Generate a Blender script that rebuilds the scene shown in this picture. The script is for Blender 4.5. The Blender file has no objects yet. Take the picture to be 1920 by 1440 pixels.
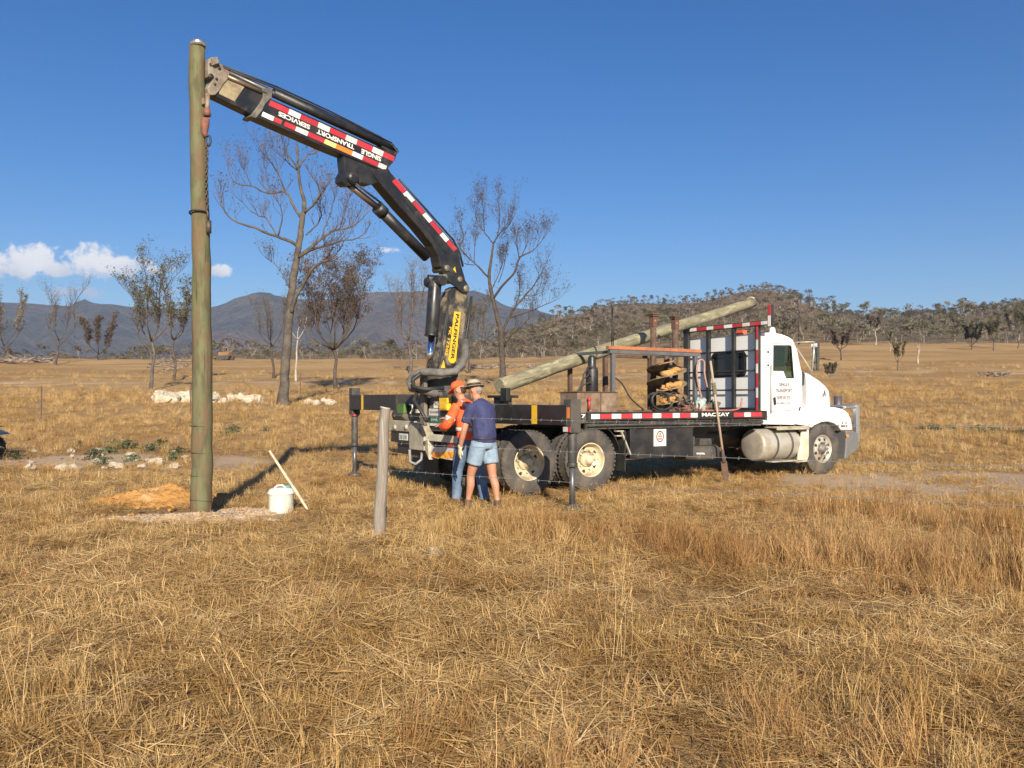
import bpy, bmesh, math, random
import numpy as np
from mathutils import Vector, Matrix, noise
from mathutils.geometry import tessellate_polygon

# ------------------------------------------------------------------ camera, sky, sun, exposure
scene = bpy.context.scene
C = scene.collection
CAMH, FPX, HOR = 1.52, 1600.0, 750.0          # eye height (m), focal length and horizon row of the photograph (px)
cam_d = bpy.data.cameras.new('camera')
cam_d.sensor_fit = 'HORIZONTAL'; cam_d.sensor_width = 36.0
cam_d.lens = 36.0 * FPX / 1920.0
cam_d.shift_y = (HOR - 720.0) / 1920.0
cam_d.clip_start = 0.1; cam_d.clip_end = 20000.0
cam = bpy.data.objects.new('camera', cam_d); C.objects.link(cam)
cam.location = (0, 0, CAMH); cam.rotation_euler = (math.radians(90), 0, 0)
scene.camera = cam

SUN_EL = math.radians(25.0)
SUN_AZ = Vector((0.156, -0.988, 0)).normalized()      # horizontal direction towards the sun
to_sun = Vector((SUN_AZ.x * math.cos(SUN_EL), SUN_AZ.y * math.cos(SUN_EL), math.sin(SUN_EL)))
sun_d = bpy.data.lights.new('sun', 'SUN'); sun_d.energy = 5.0; sun_d.angle = math.radians(0.53)
sun_d.color = (1.0, 0.885, 0.72)
sun = bpy.data.objects.new('sun', sun_d); C.objects.link(sun)
sun.rotation_euler = to_sun.to_track_quat('Z', 'Y').to_euler(); sun.location = (0, -20, 30)

scene.view_settings.view_transform = 'Standard'; scene.view_settings.look = 'None'
scene.view_settings.exposure = 0.68; scene.view_settings.gamma = 1.0
scene.view_settings.use_curve_mapping = False
scene.render.engine = 'CYCLES'
scene.cycles.use_denoising = True
scene.cycles.max_bounces = 6; scene.cycles.diffuse_bounces = 3; scene.cycles.glossy_bounces = 3
scene.cycles.transparent_max_bounces = 12; scene.cycles.volume_bounces = 0

world = bpy.data.worlds.new('World'); scene.world = world; world.use_nodes = True
wt = world.node_tree; wt.nodes.clear()
class NG:
    """small helper that writes math node chains"""
    def __init__(s, t): s.t = t
    def n(s, typ, **kw):
        nd = s.t.nodes.new(typ)
        for k, v in kw.items(): setattr(nd, k, v)
        return nd
    def link(s, a, b): s.t.links.new(a, b)
    def m(s, op, a, b=None, c=None, clamp=False):
        nd = s.t.nodes.new('ShaderNodeMath'); nd.operation = op; nd.use_clamp = clamp
        for i, v in enumerate((a, b, c)):
            if v is None: continue
            if hasattr(v, 'is_output'): s.t.links.new(v, nd.inputs[i])
            else: nd.inputs[i].default_value = v
        return nd.outputs[0]
    def sstep(s, v, lo, hi, a=0.0, b=1.0):
        nd = s.t.nodes.new('ShaderNodeMapRange'); nd.interpolation_type = 'SMOOTHSTEP'
        s.t.links.new(v, nd.inputs[0])
        for i, x in zip((1, 2, 3, 4), (lo, hi, a, b)): nd.inputs[i].default_value = x
        return nd.outputs[0]
    def mix(s, fac, a, b, typ='MIX'):
        nd = s.t.nodes.new('ShaderNodeMix'); nd.data_type = 'RGBA'; nd.blend_type = typ
        for i, v in ((0, fac), (6, a), (7, b)):
            if hasattr(v, 'is_output'): s.t.links.new(v, nd.inputs[i])
            elif i == 0: nd.inputs[i].default_value = v
            else: nd.inputs[i].default_value = (*v[:3], 1)
        return nd.outputs[2]
    def noise(s, vec, scale, detail=5, rough=0.55, dist=0.0):
        nd = s.t.nodes.new('ShaderNodeTexNoise')
        if vec is not None: s.t.links.new(vec, nd.inputs['Vector'])
        nd.inputs['Scale'].default_value = scale; nd.inputs['Detail'].default_value = detail
        nd.inputs['Roughness'].default_value = rough; nd.inputs['Distortion'].default_value = dist
        return nd.outputs['Fac']
w = NG(wt)
sky = w.n('ShaderNodeTexSky', sky_type='NISHITA', sun_disc=False)
sky.sun_elevation = SUN_EL; sky.sun_rotation = math.atan2(SUN_AZ.x, SUN_AZ.y)
sky.altitude = 300.0; sky.air_density = 1.0; sky.dust_density = 0.3; sky.ozone_density = 3.0
tc = w.n('ShaderNodeTexCoord'); sep = w.n('ShaderNodeSeparateXYZ'); w.link(tc.outputs['Generated'], sep.inputs[0])
yy = w.m('MAXIMUM', sep.outputs[1], 0.05)
az = w.m('DIVIDE', sep.outputs[0], yy); el = w.m('DIVIDE', sep.outputs[2], yy)
comb = w.n('ShaderNodeCombineXYZ'); w.link(az, comb.inputs[0]); w.link(el, comb.inputs[1])
# fair-weather cumulus low in the north-west: (azimuth, elevation, half width, half height)
clouds = [(-.570, .162, .050, .025), (-.53, .154, .05, .012), (-.490, .163, .036, .026), (-.462, .157, .045, .016), (-.417, .152, .04, .007),
          (-.345, .150, .022, .010), (-.62, .153, .08, .011), (-.51, .126, .050, .008), (-.39, .128, .05, .006), (-.145, .176, .016, .005),
          (-.74, .165, .07, .02), (-.86, .15, .08, .012), (-1.05, .16, .10, .022), (-1.3, .14, .12, .018)]
best = None
for (a0, e0, ra, re) in clouds:
    dx = w.m('DIVIDE', w.m('SUBTRACT', az, a0), ra); dy = w.m('DIVIDE', w.m('SUBTRACT', el, e0), re)
    q = w.m('SUBTRACT', 1.0, w.m('ADD', w.m('MULTIPLY', dx, dx), w.m('MULTIPLY', dy, dy)))
    q = w.m('MULTIPLY', q, 1.0 if re > .0095 else 0.55)
    best = q if best is None else w.m('MAXIMUM', best, q)
best = w.m('MAXIMUM', best, -1.5)
nz = w.noise(comb.outputs[0], 48.0, 9, 0.60)
nz2 = w.noise(comb.outputs[0], 26.0, 4, 0.5)
dens = w.m('ADD', w.m('MULTIPLY', best, 1.05), w.m('MULTIPLY', w.m('SUBTRACT', nz, 0.5), 3.4))
alpha = w.sstep(dens, 0.10, 0.85)
alpha = w.m('MULTIPLY', alpha, w.sstep(sep.outputs[1], 0.05, 0.15))
alpha = w.m('MULTIPLY', alpha, 0.93)
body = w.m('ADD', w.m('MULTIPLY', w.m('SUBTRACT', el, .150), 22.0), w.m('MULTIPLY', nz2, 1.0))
ccol = w.mix(w.sstep(body, 0.1, 0.85), (5.4, 5.9, 7.0), (9.6, 9.4, 9.2))  # cloud shading painted into the colour: blue-grey undersides, white tops
hsv = w.n('ShaderNodeHueSaturation'); hsv.inputs['Saturation'].default_value = 1.36; hsv.inputs['Hue'].default_value = 0.511   # the deep dry-season blue
w.link(sky.outputs[0], hsv.inputs['Color'])
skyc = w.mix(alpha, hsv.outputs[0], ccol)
bg = w.n('ShaderNodeBackground'); bg.inputs['Strength'].default_value = 0.071
w.link(skyc, bg.inputs['Color'])
wo = w.n('ShaderNodeOutputWorld'); w.link(bg.outputs[0], wo.inputs['Surface'])

# ------------------------------------------------------------------ helpers
R = random.Random(7)
def px(x, y, D):
    """the point at depth D that the photograph shows at pixel (x, y)"""
    return Vector(((x - 960) / FPX * D, D, CAMH + (HOR - y) / FPX * D))
def lerp(a, b, t): return a + (b - a) * t
def smooth01(t): t = max(0., min(1., t)); return t * t * (3 - 2 * t)

MATS = {}
def mat(name, c1, c2=None, scale=5.0, rough=0.6, metal=0.0, bump=0.0, bscale=None, lo=0.4, hi=0.62, spec=0.5, c3=None, s3=1.3, lo3=.5, hi3=.7, stretch=None, rand=0.0, detail=6, coat=0.0, crack=None):
    if name in MATS: return MATS[name]
    m = bpy.data.materials.new(name); m.use_nodes = True; t = m.node_tree; t.nodes.clear(); g = NG(t)
    out = g.n('ShaderNodeOutputMaterial'); b = g.n('ShaderNodeBsdfPrincipled'); g.link(b.outputs[0], out.inputs[0])
    tc = g.n('ShaderNodeTexCoord'); vec = tc.outputs['Object']
    if stretch:
        mp = g.n('ShaderNodeMapping'); mp.inputs['Scale'].default_value = stretch; g.link(vec, mp.inputs[0]); vec = mp.outputs[0]
    col = None
    if c2 is None: c2 = tuple(x * 0.8 for x in c1)
    f = g.sstep(g.noise(vec, scale, detail, 0.6), lo, hi)
    col = g.mix(f, c1, c2)
    if c3 is not None:
        col = g.mix(g.sstep(g.noise(vec, s3, 7, 0.65), lo3, hi3), col, c3)
    if crack is not None:
        m2 = g.n('ShaderNodeMapping'); m2.inputs['Scale'].default_value = (26, 26, .9); g.link(tc.outputs['Object'], m2.inputs[0])
        cf = g.m('MULTIPLY', g.sstep(g.noise(m2.outputs[0], 1.0, 5, .55), .60, .68), g.sstep(g.noise(tc.outputs['Object'], 1.6, 3, .5), .38, .58))
        col = g.mix(cf, col, crack)
    if rand:
        oi = g.n('ShaderNodeObjectInfo'); hs = g.n('ShaderNodeHueSaturation')
        g.link(g.m('ADD', g.m('MULTIPLY', oi.outputs['Random'], rand * 2), 1 - rand), hs.inputs['Value']); g.link(col, hs.inputs['Color']); col = hs.outputs[0]
    g.link(col, b.inputs['Base Color'])
    rr = g.m('ADD', rough - .08, g.m('MULTIPLY', f, .16)); g.link(rr, b.inputs['Roughness'])
    b.inputs['Metallic'].default_value = metal; b.inputs['Specular IOR Level'].default_value = spec
    if coat: b.inputs['Coat Weight'].default_value = coat
    if bump:
        bp = g.n('ShaderNodeBump'); bp.inputs['Strength'].default_value = 1.0; bp.inputs['Distance'].default_value = bump
        g.link(g.noise(vec, bscale or scale * 3, 6, .6), bp.inputs['Height']); g.link(bp.outputs[0], b.inputs['Normal'])
    MATS[name] = m
    return m

class MB:
    """collects shapes of ONE part; build() links them as one mesh object"""
    def __init__(s): s.v = []; s.f = []; s.m = []; s.s = []
    def add(s, vs, fs, mi=0, sm=False):
        o = len(s.v); s.v += [tuple(p) for p in vs]
        for f in fs: s.f.append(tuple(o + i for i in f)); s.m.append(mi); s.s.append(sm)
        return s
    def box(s, x0, x1, y0, y1, z0, z1, mi=0):
        vs = [(x, y, z) for z in (z0, z1) for y in (y0, y1) for x in (x0, x1)]
        return s.add(vs, [(0, 2, 3, 1), (4, 5, 7, 6), (0, 1, 5, 4), (2, 6, 7, 3), (0, 4, 6, 2), (1, 3, 7, 5)], mi)
    def obox(s, c, ax, ay, az_, mi=0):
        """box from centre and three half-axis vectors"""
        c = Vector(c); ax, ay, az_ = Vector(ax), Vector(ay), Vector(az_)
        vs = [c + i * ax + j * ay + k * az_ for k in (-1, 1) for j in (-1, 1) for i in (-1, 1)]
        return s.add(vs, [(0, 2, 3, 1), (4, 5, 7, 6), (0, 1, 5, 4), (2, 6, 7, 3), (0, 4, 6, 2), (1, 3, 7, 5)], mi)
    def prism(s, poly, f0, f1, mi=0, holes=(), sm=False):
        """extrude a 2-D polygon (with holes) between the placements f0(p) and f1(p)"""
        loops = [list(poly)] + [list(h) for h in holes]
        flat = [p for l in loops for p in l]; n = len(flat)
        vs = [f0(p) for p in flat] + [f1(p) for p in flat]
        tris = tessellate_polygon([[Vector((p[0], p[1], 0)) for p in l] for l in loops])
        fs = [tuple(t) for t in tris] + [tuple(n + i for i in reversed(t)) for t in tris]
        o = 0
        for l in loops:
            k = len(l)
            for i in range(k): j = (i + 1) % k; fs.append((o + i, o + j, n + o + j, n + o + i))
            o += k
        return s.add(vs, fs, mi, sm)
    def tube(s, pts, rad, n=8, mi=0, cap=True, sm=True, up=None):
        pts = [Vector(p) for p in pts]; k = len(pts)
        if not hasattr(rad, '__len__'): rad = [rad] * k
        t0 = (pts[1] - pts[0]).normalized()
        a = Vector(up) if up else (Vector((0, 0, 1)) if abs(t0.z) < .9 else Vector((1, 0, 0)))
        nrm = (a - t0 * a.dot(t0)).normalized(); rings = []
        for i in range(k):
            t = (pts[min(i + 1, k - 1)] - pts[max(i - 1, 0)]).normalized()
            nrm = nrm - t * nrm.dot(t)
            nrm = nrm.normalized() if nrm.length > 1e-6 else t.orthogonal().normalized()
            b = t.cross(nrm); r = rad[i]; ra, rb = r if hasattr(r, '__len__') else (r, r)
            rings.append([pts[i] + nrm * (ra * math.cos(q)) + b * (rb * math.sin(q)) for q in [2 * math.pi * j / n for j in range(n)]])
        vs = [p for rg in rings for p in rg]; fs = []
        for i in range(k - 1):
            for j in range(n):
                j2 = (j + 1) % n; fs.append((i * n + j, i * n + j2, (i + 1) * n + j2, (i + 1) * n + j))
        s.add(vs, fs, mi, sm)
        if cap:
            o = len(s.v) - len(vs)
            s.f.append(tuple(o + j for j in reversed(range(n)))); s.m.append(mi); s.s.append(False)
            s.f.append(tuple(o + (k - 1) * n + j for j in range(n))); s.m.append(mi); s.s.append(False)
        return s
    def lathe(s, prof, org, axis, n=24, mi=0, sm=True, closed=False, cap=True):
        """prof: (radius, distance along axis)"""
        org = Vector(org); ax = Vector(axis).normalized(); e1 = ax.orthogonal().normalized(); e2 = ax.cross(e1)
        vs = []; k = len(prof)
        for r, h in prof:
            for j in range(n):
                q = 2 * math.pi * j / n; vs.append(org + ax * h + (e1 * math.cos(q) + e2 * math.sin(q)) * r)
        fs = []
        for i in range(k if closed else k - 1):
            i2 = (i + 1) % k
            for j in range(n):
                j2 = (j + 1) % n; fs.append((i * n + j, i * n + j2, i2 * n + j2, i2 * n + j))
        s.add(vs, fs, mi, sm)
        if not closed and cap:
            o = len(s.v) - len(vs)
            for i, rv in ((0, True), (k - 1, False)):
                if prof[i][0] > 1e-4:
                    r = range(n); s.f.append(tuple(o + i * n + j for j in (reversed(r) if rv else r))); s.m.append(mi); s.s.append(False)
        return s
    def blob(s, c, r, sub=2, amp=0.2, freq=2.0, seed=0, mi=0, sm=True, flat=None):
        bm = bmesh.new(); bmesh.ops.create_icosphere(bm, subdivisions=sub, radius=1.0)
        c = Vector(c); rv = Vector(r if hasattr(r, '__len__') else (r, r, r)); sd = Vector((seed * 3.7, seed * 1.3, seed * 7.1))
        vs = []
        for v in bm.verts:
            k = 1 + amp * noise.noise(v.co * freq + sd) * 1.6
            q = Vector((v.co.x * rv.x * k, v.co.y * rv.y * k, v.co.z * rv.z * k))
            if flat is not None and q.z < flat * rv.z: q.z = flat * rv.z
            vs.append(c + q)
        fs = [tuple(v.index for v in f.verts) for f in bm.faces]; bm.free()
        return s.add(vs, fs, mi, sm)
    def mesh(s, name, mats, xf=None):
        me = bpy.data.meshes.new(name)
        vs = s.v if xf is None else [tuple(xf @ Vector(p)) for p in s.v]
        me.from_pydata(vs, [], s.f)
        for m in (mats if isinstance(mats, (list, tuple)) else [mats]): me.materials.append(m)
        me.polygons.foreach_set('material_index', s.m); me.polygons.foreach_set('use_smooth', s.s)
        me.update(); return me
    def build(s, name, mats, parent=None, bevel=0.0, xf=None, seg=2, fixn=True):
        me = s.mesh(name, mats, xf)
        if fixn:
            bm = bmesh.new(); bm.from_mesh(me); bmesh.ops.recalc_face_normals(bm, faces=bm.faces); bm.to_mesh(me); bm.free()
        return link(name, me, parent, bevel, seg)
def link(name, me, parent=None, bevel=0.0, seg=2):
    o = bpy.data.objects.new(name, me); C.objects.link(o)
    if parent is not None: o.parent = parent
    if bevel:
        b = o.modifiers.new('bevel', 'BEVEL'); b.width = bevel; b.segments = seg; b.limit_method = 'ANGLE'; b.angle_limit = math.radians(40)
    return o
def tag(o, label=None, cat=None, group=None, kind=None):
    if label: o['label'] = label
    if cat: o['category'] = cat
    if group: o['group'] = group
    if kind: o['kind'] = kind
    return o
def thing(name, label, cat, loc=(0, 0, 0), rotz=0.0, group=None):
    o = bpy.data.objects.new(name, None); C.objects.link(o); o.location = loc; o.rotation_euler = (0, 0, rotz); o.empty_display_size = .2
    return tag(o, label, cat, group)
def copy_tree(o, parent=None):
    c = o.copy(); C.objects.link(c)
    if parent is not None: c.parent = parent
    for ch in list(o.children): copy_tree(ch, c)
    return c
def frame(org, x, y, z):
    m = Matrix.Identity(4)
    for i, a in enumerate((x, y, z, org)):
        for j in range(3): m[j][i] = a[j]
    return m
def lettering(name, s, org, xdir, ydir, width, height, material, parent=None, align='C', bold=0.02, thick=0.002):
    """flat letters: s written from org along xdir, standing along ydir, as a thin mesh"""
    cu = bpy.data.curves.new(name, 'FONT'); cu.body = s; cu.size = 1.0; cu.offset = bold; cu.extrude = 0.01; cu.resolution_u = 3
    to = bpy.data.objects.new(name + '_tmp', cu); C.objects.link(to)
    dg = bpy.context.evaluated_depsgraph_get(); me = bpy.data.meshes.new_from_object(to.evaluated_get(dg))
    bpy.data.objects.remove(to); bpy.data.curves.remove(cu)
    me.name = name; n = len(me.vertices); co = np.empty(n * 3); me.vertices.foreach_get('co', co); co = co.reshape(n, 3)
    lo, hi = co.min(0), co.max(0); co = (co - lo) / np.maximum(hi - lo, 1e-9)
    x, y = Vector(xdir).normalized(), Vector(ydir).normalized(); z = x.cross(y)
    if align == 'C': co[:, 0] -= .5; co[:, 1] -= .5
    B = np.array([list(x * width), list(y * height), list(z * thick)])
    co = co @ B + np.array(list(org)); me.vertices.foreach_set('co', co.ravel()); me.materials.clear(); me.materials.append(material); me.update()
    return link(name, me, parent)

# ------------------------------------------------------------------ terrain height
LZ = np.array([(-50, 0), (20, 0), (24, .22), (30, .72), (38, 1.30), (50, 1.75), (62, 2.3), (100, 4.4), (160, 9.2), (220, 11.2), (400, 12), (6000, 14)], float)
RZ = np.array([(-50, 0), (20, 0), (24, .25), (30, .80), (38, 1.4), (62, 2.7), (100, 5.4), (130, 8.0), (160, 10.8), (225, 16.5), (300, 20), (6000, 24)], float)
def bumps(X, Y):
    return (np.sin(X * .9 + 1.3 * np.sin(Y * .5)) * np.sin(Y * 1.1 + 1.7) * .5 + np.sin(X * 2.3 + Y * 1.9) * .22 + np.sin(X * .23 + 2) * np.cos(Y * .19) * 1.0)
def gz(X, Y):
    X = np.asarray(X, float); Y = np.asarray(Y, float)
    a = X / np.maximum(Y, 6.0)
    t = np.clip((a + .08) / .40, 0, 1); t = t * t * (3 - 2 * t)
    z = np.interp(Y, LZ[:, 0], LZ[:, 1]) * (1 - t) + np.interp(Y, RZ[:, 0], RZ[:, 1]) * t
    amp = np.interp(Y, [0, 9, 12, 20, 30, 80, 200, 500], [.035, .03, .008, .008, .07, .18, .3, .3])
    return z + amp * bumps(X, Y)
def g1(x, y): return float(gz(x, y))
def onground(x, y, d0=3.0, d1=400.0):
    """the ground point the photograph shows at pixel (x, y)"""
    D = d0; last = None
    while D < d1:
        p = px(x, y, D)
        if p.z <= g1(p.x, p.y): return Vector((p.x, p.y, g1(p.x, p.y)))
        D *= 1.004
    p = px(x, y, d1); return Vector((p.x, p.y, g1(p.x, p.y)))

UNITS = 'first second third fourth fifth sixth seventh eighth ninth tenth eleventh twelfth thirteenth fourteenth fifteenth sixteenth seventeenth eighteenth nineteenth twentieth'.split()
def nth(i):
    if i < 20: return UNITS[i]
    t, u = divmod(i + 1, 10); return {2: 'twenty', 3: 'thirty', 4: 'forty'}[t] + '-' + UNITS[u - 1] if u else {3: 'thirtieth', 4: 'fortieth'}[t]
# ------------------------------------------------------------------ ground
def axis_coords(dense, step, far, ratio):
    a = [0.0]
    while a[-1] < far:
        a.append(a[-1] + (step if a[-1] < dense else max(step, (a[-1] - dense) * ratio + step)))
    return a
xp = axis_coords(16, .4, 4200, .09); xs = np.array([-v for v in reversed(xp[1:])] + xp)
yp = axis_coords(36, .4, 4200, .07); yn = axis_coords(4, .8, 60, .3); ys = np.array([-v for v in reversed(yn[1:])] + yp)
GX, GY = np.meshgrid(xs, ys); GZ = gz(GX, GY)
# bare worn earth: wheel track on the right, trampled strip round the pole, scraped strip behind it
def bare(X, Y):
    X = np.asarray(X, float); Y = np.asarray(Y, float)
    n = np.sin(X * 1.7 + Y * .6) * .3 + np.sin(X * .8 - Y * 1.3) * .3 + np.sin(X * 3.1 + 2 * Y) * .15
    track = 1.15 * np.exp(-((Y - 15.6 - .22 * (X - 7)) / 2.1) ** 2) * np.clip((X - 4.2) / 1.5, 0, 1)
    track2 = .5 * np.exp(-((Y - 19.0 - .1 * X) / 1.2) ** 2) * np.clip((X + 12) / 4, 0, 1) * np.clip((5 - X) / 3, 0, 1)
    strip = .8 * np.exp(-((Y - 20.5) / 1.8) ** 2) * np.clip((-X - 4.5) / 2, 0, 1)
    pole = .9 * np.exp(-(((X + 4.1) / 1.3) ** 2 + ((Y - 11.0) / .8) ** 2))
    far = .55 * np.exp(-((Y - 78 - .12 * X) / 7) ** 2) + .35 * np.exp(-((Y - 52 + .2 * X) / 4) ** 2) * np.clip((-X) / 8, 0, 1)
    return np.clip(np.maximum.reduce([track, track2, strip, pole, far]) * (1 + n) , 0, 1)
ground_v = np.stack([GX, GY, GZ], -1).reshape(-1, 3); nx, ny = len(xs), len(ys)
idx = np.arange(nx * ny).reshape(ny, nx)
gf = np.stack([idx[:-1, :-1], idx[:-1, 1:], idx[1:, 1:], idx[1:, :-1]], -1).reshape(-1, 4)
def np_mesh(name, v, f, mats, smooth=True):
    me = bpy.data.meshes.new(name); me.from_pydata(v.tolist(), [], f.tolist())
    for m in (mats if isinstance(mats, (list, tuple)) else [mats]): me.materials.append(m)
    if smooth: me.polygons.foreach_set('use_smooth', [True] * len(me.polygons))
    return me
def ground_material():
    m = bpy.data.materials.new('dry_paddock'); m.use_nodes = True; t = m.node_tree; t.nodes.clear(); g = NG(t)
    out = g.n('ShaderNodeOutputMaterial'); b = g.n('ShaderNodeBsdfPrincipled'); g.link(b.outputs[0], out.inputs[0])
    tc = g.n('ShaderNodeTexCoord'); vec = tc.outputs['Object']
    mp = g.n('ShaderNodeMapping'); mp.inputs['Scale'].default_value = (.35, 1, 1); g.link(vec, mp.inputs[0]); sv = mp.outputs[0]
    n1 = g.noise(vec, 14.0, 8, .7); n2 = g.noise(vec, .8, 6, .65); n3 = g.noise(sv, .10, 7, .68); n4 = g.noise(vec, 55.0, 4, .6); n5 = g.noise(sv, .035, 5, .6)
    col = g.mix(g.sstep(n1, .35, .65), (.225, .125, .048), (.47, .295, .120))
    col = g.mix(g.sstep(n2, .40, .68, 0, .7), col, (.40, .235, .095))
    col = g.mix(g.sstep(n3, .42, .62, 0, .8), col, (.50, .330, .150))
    col = g.mix(g.sstep(n5, .50, .66, 0, .55), col, (.31, .215, .105))
    col = g.mix(g.sstep(n4, .50, .72, 0, .7), col, (.085, .050, .022))
    at = g.n('ShaderNodeAttribute', attribute_name='bare')
    bf = g.sstep(g.m('ADD', at.outputs['Fac'], g.m('MULTIPLY', g.m('SUBTRACT', n1, .5), .7)), .35, .75)
    col = g.mix(g.m('MULTIPLY', bf, .85), col, g.mix(n2, (.47, .335, .205), (.60, .46, .32)))
    g.link(col, b.inputs['Base Color']); b.inputs['Roughness'].default_value = .95; b.inputs['Specular IOR Level'].default_value = .15
    bp = g.n('ShaderNodeBump'); bp.inputs['Distance'].default_value = .05; g.link(g.m('ADD', n1, g.m('MULTIPLY', n4, .6)), bp.inputs['Height']); g.link(bp.outputs[0], b.inputs['Normal'])
    return m
GM = ground_material()
gme = np_mesh('ground', ground_v, gf, GM)
at = gme.attributes.new('bare', 'FLOAT', 'POINT'); at.data.foreach_set('value', bare(GX, GY).ravel())
tag(link('ground', gme), kind='structure')

# ------------------------------------------------------------------ hills and far range
def profile_sheet(name, crest, depths, rise, base, material, a0, a1, na, seed, rough, freq):
    cx = np.array([(c[0] - 960) / FPX for c in crest]); ch = np.array([(HOR - c[1]) / FPX for c in crest])
    A = np.linspace(a0, a1, na); V = []
    dc = depths[-2]
    for j, (D, r) in enumerate(zip(depths, rise)):
        for a in A:
            h = np.interp(a, cx, ch) * dc + CAMH
            zb = base(a * D, D)
            nzv = noise.fractal(Vector((a * D * freq + seed, D * freq * 1.3, seed)), .7, 2.1, 6)
            rid = 1 - abs(noise.noise(Vector((a * D * freq * .6 + seed * 2, D * freq * .35, 3.3)))) * 2
            z = zb + (h - zb) * r + (nzv * .7 + rid * .5 - .2) * rough * (4 * r * (1 - r) if r > 0 else 0)
            V.append((a * D, D, z if r >= 0 else zb - 8))
    n = na; idx = np.arange(len(V)).reshape(-1, n)
    F = np.stack([idx[:-1, :-1], idx[:-1, 1:], idx[1:, 1:], idx[1:, :-1]], -1).reshape(-1, 4)
    return tag(link(name, np_mesh(name, np.array(V), F, material)), kind='structure'), np.array(V).reshape(-1, n, 3)
def land_mat(name, ca, cb, cc, scale):
    m = bpy.data.materials.new(name); m.use_nodes = True; t = m.node_tree; t.nodes.clear(); g = NG(t)
    out = g.n('ShaderNodeOutputMaterial'); b = g.n('ShaderNodeBsdfPrincipled'); g.link(b.outputs[0], out.inputs[0])
    vec = g.n('ShaderNodeTexCoord').outputs['Object']
    n1 = g.noise(vec, scale, 8, .7); n2 = g.noise(vec, scale * .18, 6, .6); n3 = g.noise(vec, scale * 5, 4, .7)
    col = g.mix(g.sstep(n1, .38, .62), ca, cb); col = g.mix(g.sstep(n2, .5, .66, 0, .75), col, cc)
    col = g.mix(g.sstep(n3, .45, .7, 0, .5), col, tuple(x * .55 for x in ca))
    g.link(col, b.inputs['Base Color']); b.inputs['Roughness'].default_value = .95; b.inputs['Specular IOR Level'].default_value = .1
    bp = g.n('ShaderNodeBump'); bp.inputs['Distance'].default_value = .8 / scale; g.link(n1, bp.inputs['Height']); g.link(bp.outputs[0], b.inputs['Normal'])
    return m
hill_crest = [(200, 690), (700, 668), (900, 655), (1000, 625), (1060, 606), (1110, 588), (1150, 577), (1200, 575), (1250, 578), (1300, 577), (1350, 567), (1400, 555), (1440, 551), (1475, 560), (1520, 582), (1560, 600), (1620, 608), (1700, 609), (1760, 604), (1830, 594), (1920, 584), (2200, 570), (2600, 575), (3000, 600)]
hill, HV = profile_sheet('hill', hill_crest, [195, 225, 260, 300, 345, 390, 440, 490, 540, 580, 620, 900], [-1, 0, .06, .15, .28, .42, .58, .74, .88, .97, 1, .6], lambda x, y: g1(x, y), land_mat('dry_hill', (.27, .195, .115), (.36, .265, .155), (.21, .185, .105), .05), -.75, 1.3, 220, 4.2, 9.0, .012)
range_crest = [(-1500, 600), (-900, 560), (-500, 575), (-200, 560), (0, 567), (60, 569), (100, 573), (180, 574), (250, 577), (340, 579), (395, 577), (420, 570), (445, 557), (480, 551), (515, 553), (550, 561), (610, 562), (660, 557), (700, 554), (750, 549), (800, 545), (850, 549), (890, 558), (930, 567), (965, 578), (1000, 580), (1035, 590), (1070, 603), (1130, 620), (1250, 640), (1500, 655), (2400, 660), (3300, 650)]
profile_sheet('mountains', range_crest, [1250, 1400, 1600, 1800, 2000, 2200, 2400, 2600, 2800, 2950, 3050, 3400], [-1, 0, .05, .12, .22, .36, .52, .68, .84, .95, 1, .6], lambda x, y: 12.0, land_mat('forested_range', (.10, .10, .076), (.18, .165, .125), (.25, .185, .135), .016), -1.6, 1.5, 300, 9.1, 120.0, .0034)

# ------------------------------------------------------------------ scattered cover (grass, woodland) : points + instanced tufts
def scatter(name, pts, rot, scl, pick, protos, label, parent=None):
    col = bpy.data.collections.new(name + '_kinds')
    for i, me in enumerate(protos):
        o = bpy.data.objects.new('%s_kind_%02d' % (name, i), me); col.objects.link(o)
    me = bpy.data.meshes.new(name); me.vertices.add(len(pts)); me.vertices.foreach_set('co', np.asarray(pts, np.float32).ravel())
    for nm, typ, arr, key in (('rot', 'FLOAT_VECTOR', rot, 'vector'), ('scl', 'FLOAT_VECTOR', scl, 'vector'), ('pick', 'INT', pick, 'value')):
        a = me.attributes.new(nm, typ, 'POINT'); a.data.foreach_set(key, np.asarray(arr).ravel())
    ng = bpy.data.node_groups.new(name, 'GeometryNodeTree')
    ng.interface.new_socket(name='Geometry', in_out='INPUT', socket_type='NodeSocketGeometry'); ng.interface.new_socket(name='Geometry', in_out='OUTPUT', socket_type='NodeSocketGeometry')
    gi, go = ng.nodes.new('NodeGroupInput'), ng.nodes.new('NodeGroupOutput')
    ci = ng.nodes.new('GeometryNodeCollectionInfo'); ci.inputs['Collection'].default_value = col; ci.inputs['Separate Children'].default_value = True; ci.inputs['Reset Children'].default_value = True
    ip = ng.nodes.new('GeometryNodeInstanceOnPoints'); ip.inputs['Pick Instance'].default_value = True
    L = ng.links.new
    L(gi.outputs[0], ip.inputs['Points']); L(ci.outputs[0], ip.inputs['Instance']); L(ip.outputs[0], go.inputs[0])
    for nm, typ, sock in (('rot', 'FLOAT_VECTOR', 'Rotation'), ('scl', 'FLOAT_VECTOR', 'Scale'), ('pick', 'INT', 'Instance Index')):
        na = ng.nodes.new('GeometryNodeInputNamedAttribute'); na.data_type = typ; na.inputs['Name'].default_value = nm; L(na.outputs['Attribute'], ip.inputs[sock])
    o = link(name, me, parent); md = o.modifiers.new('scatter', 'NODES'); md.node_group = ng
    return tag(o, label, kind='stuff')

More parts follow.
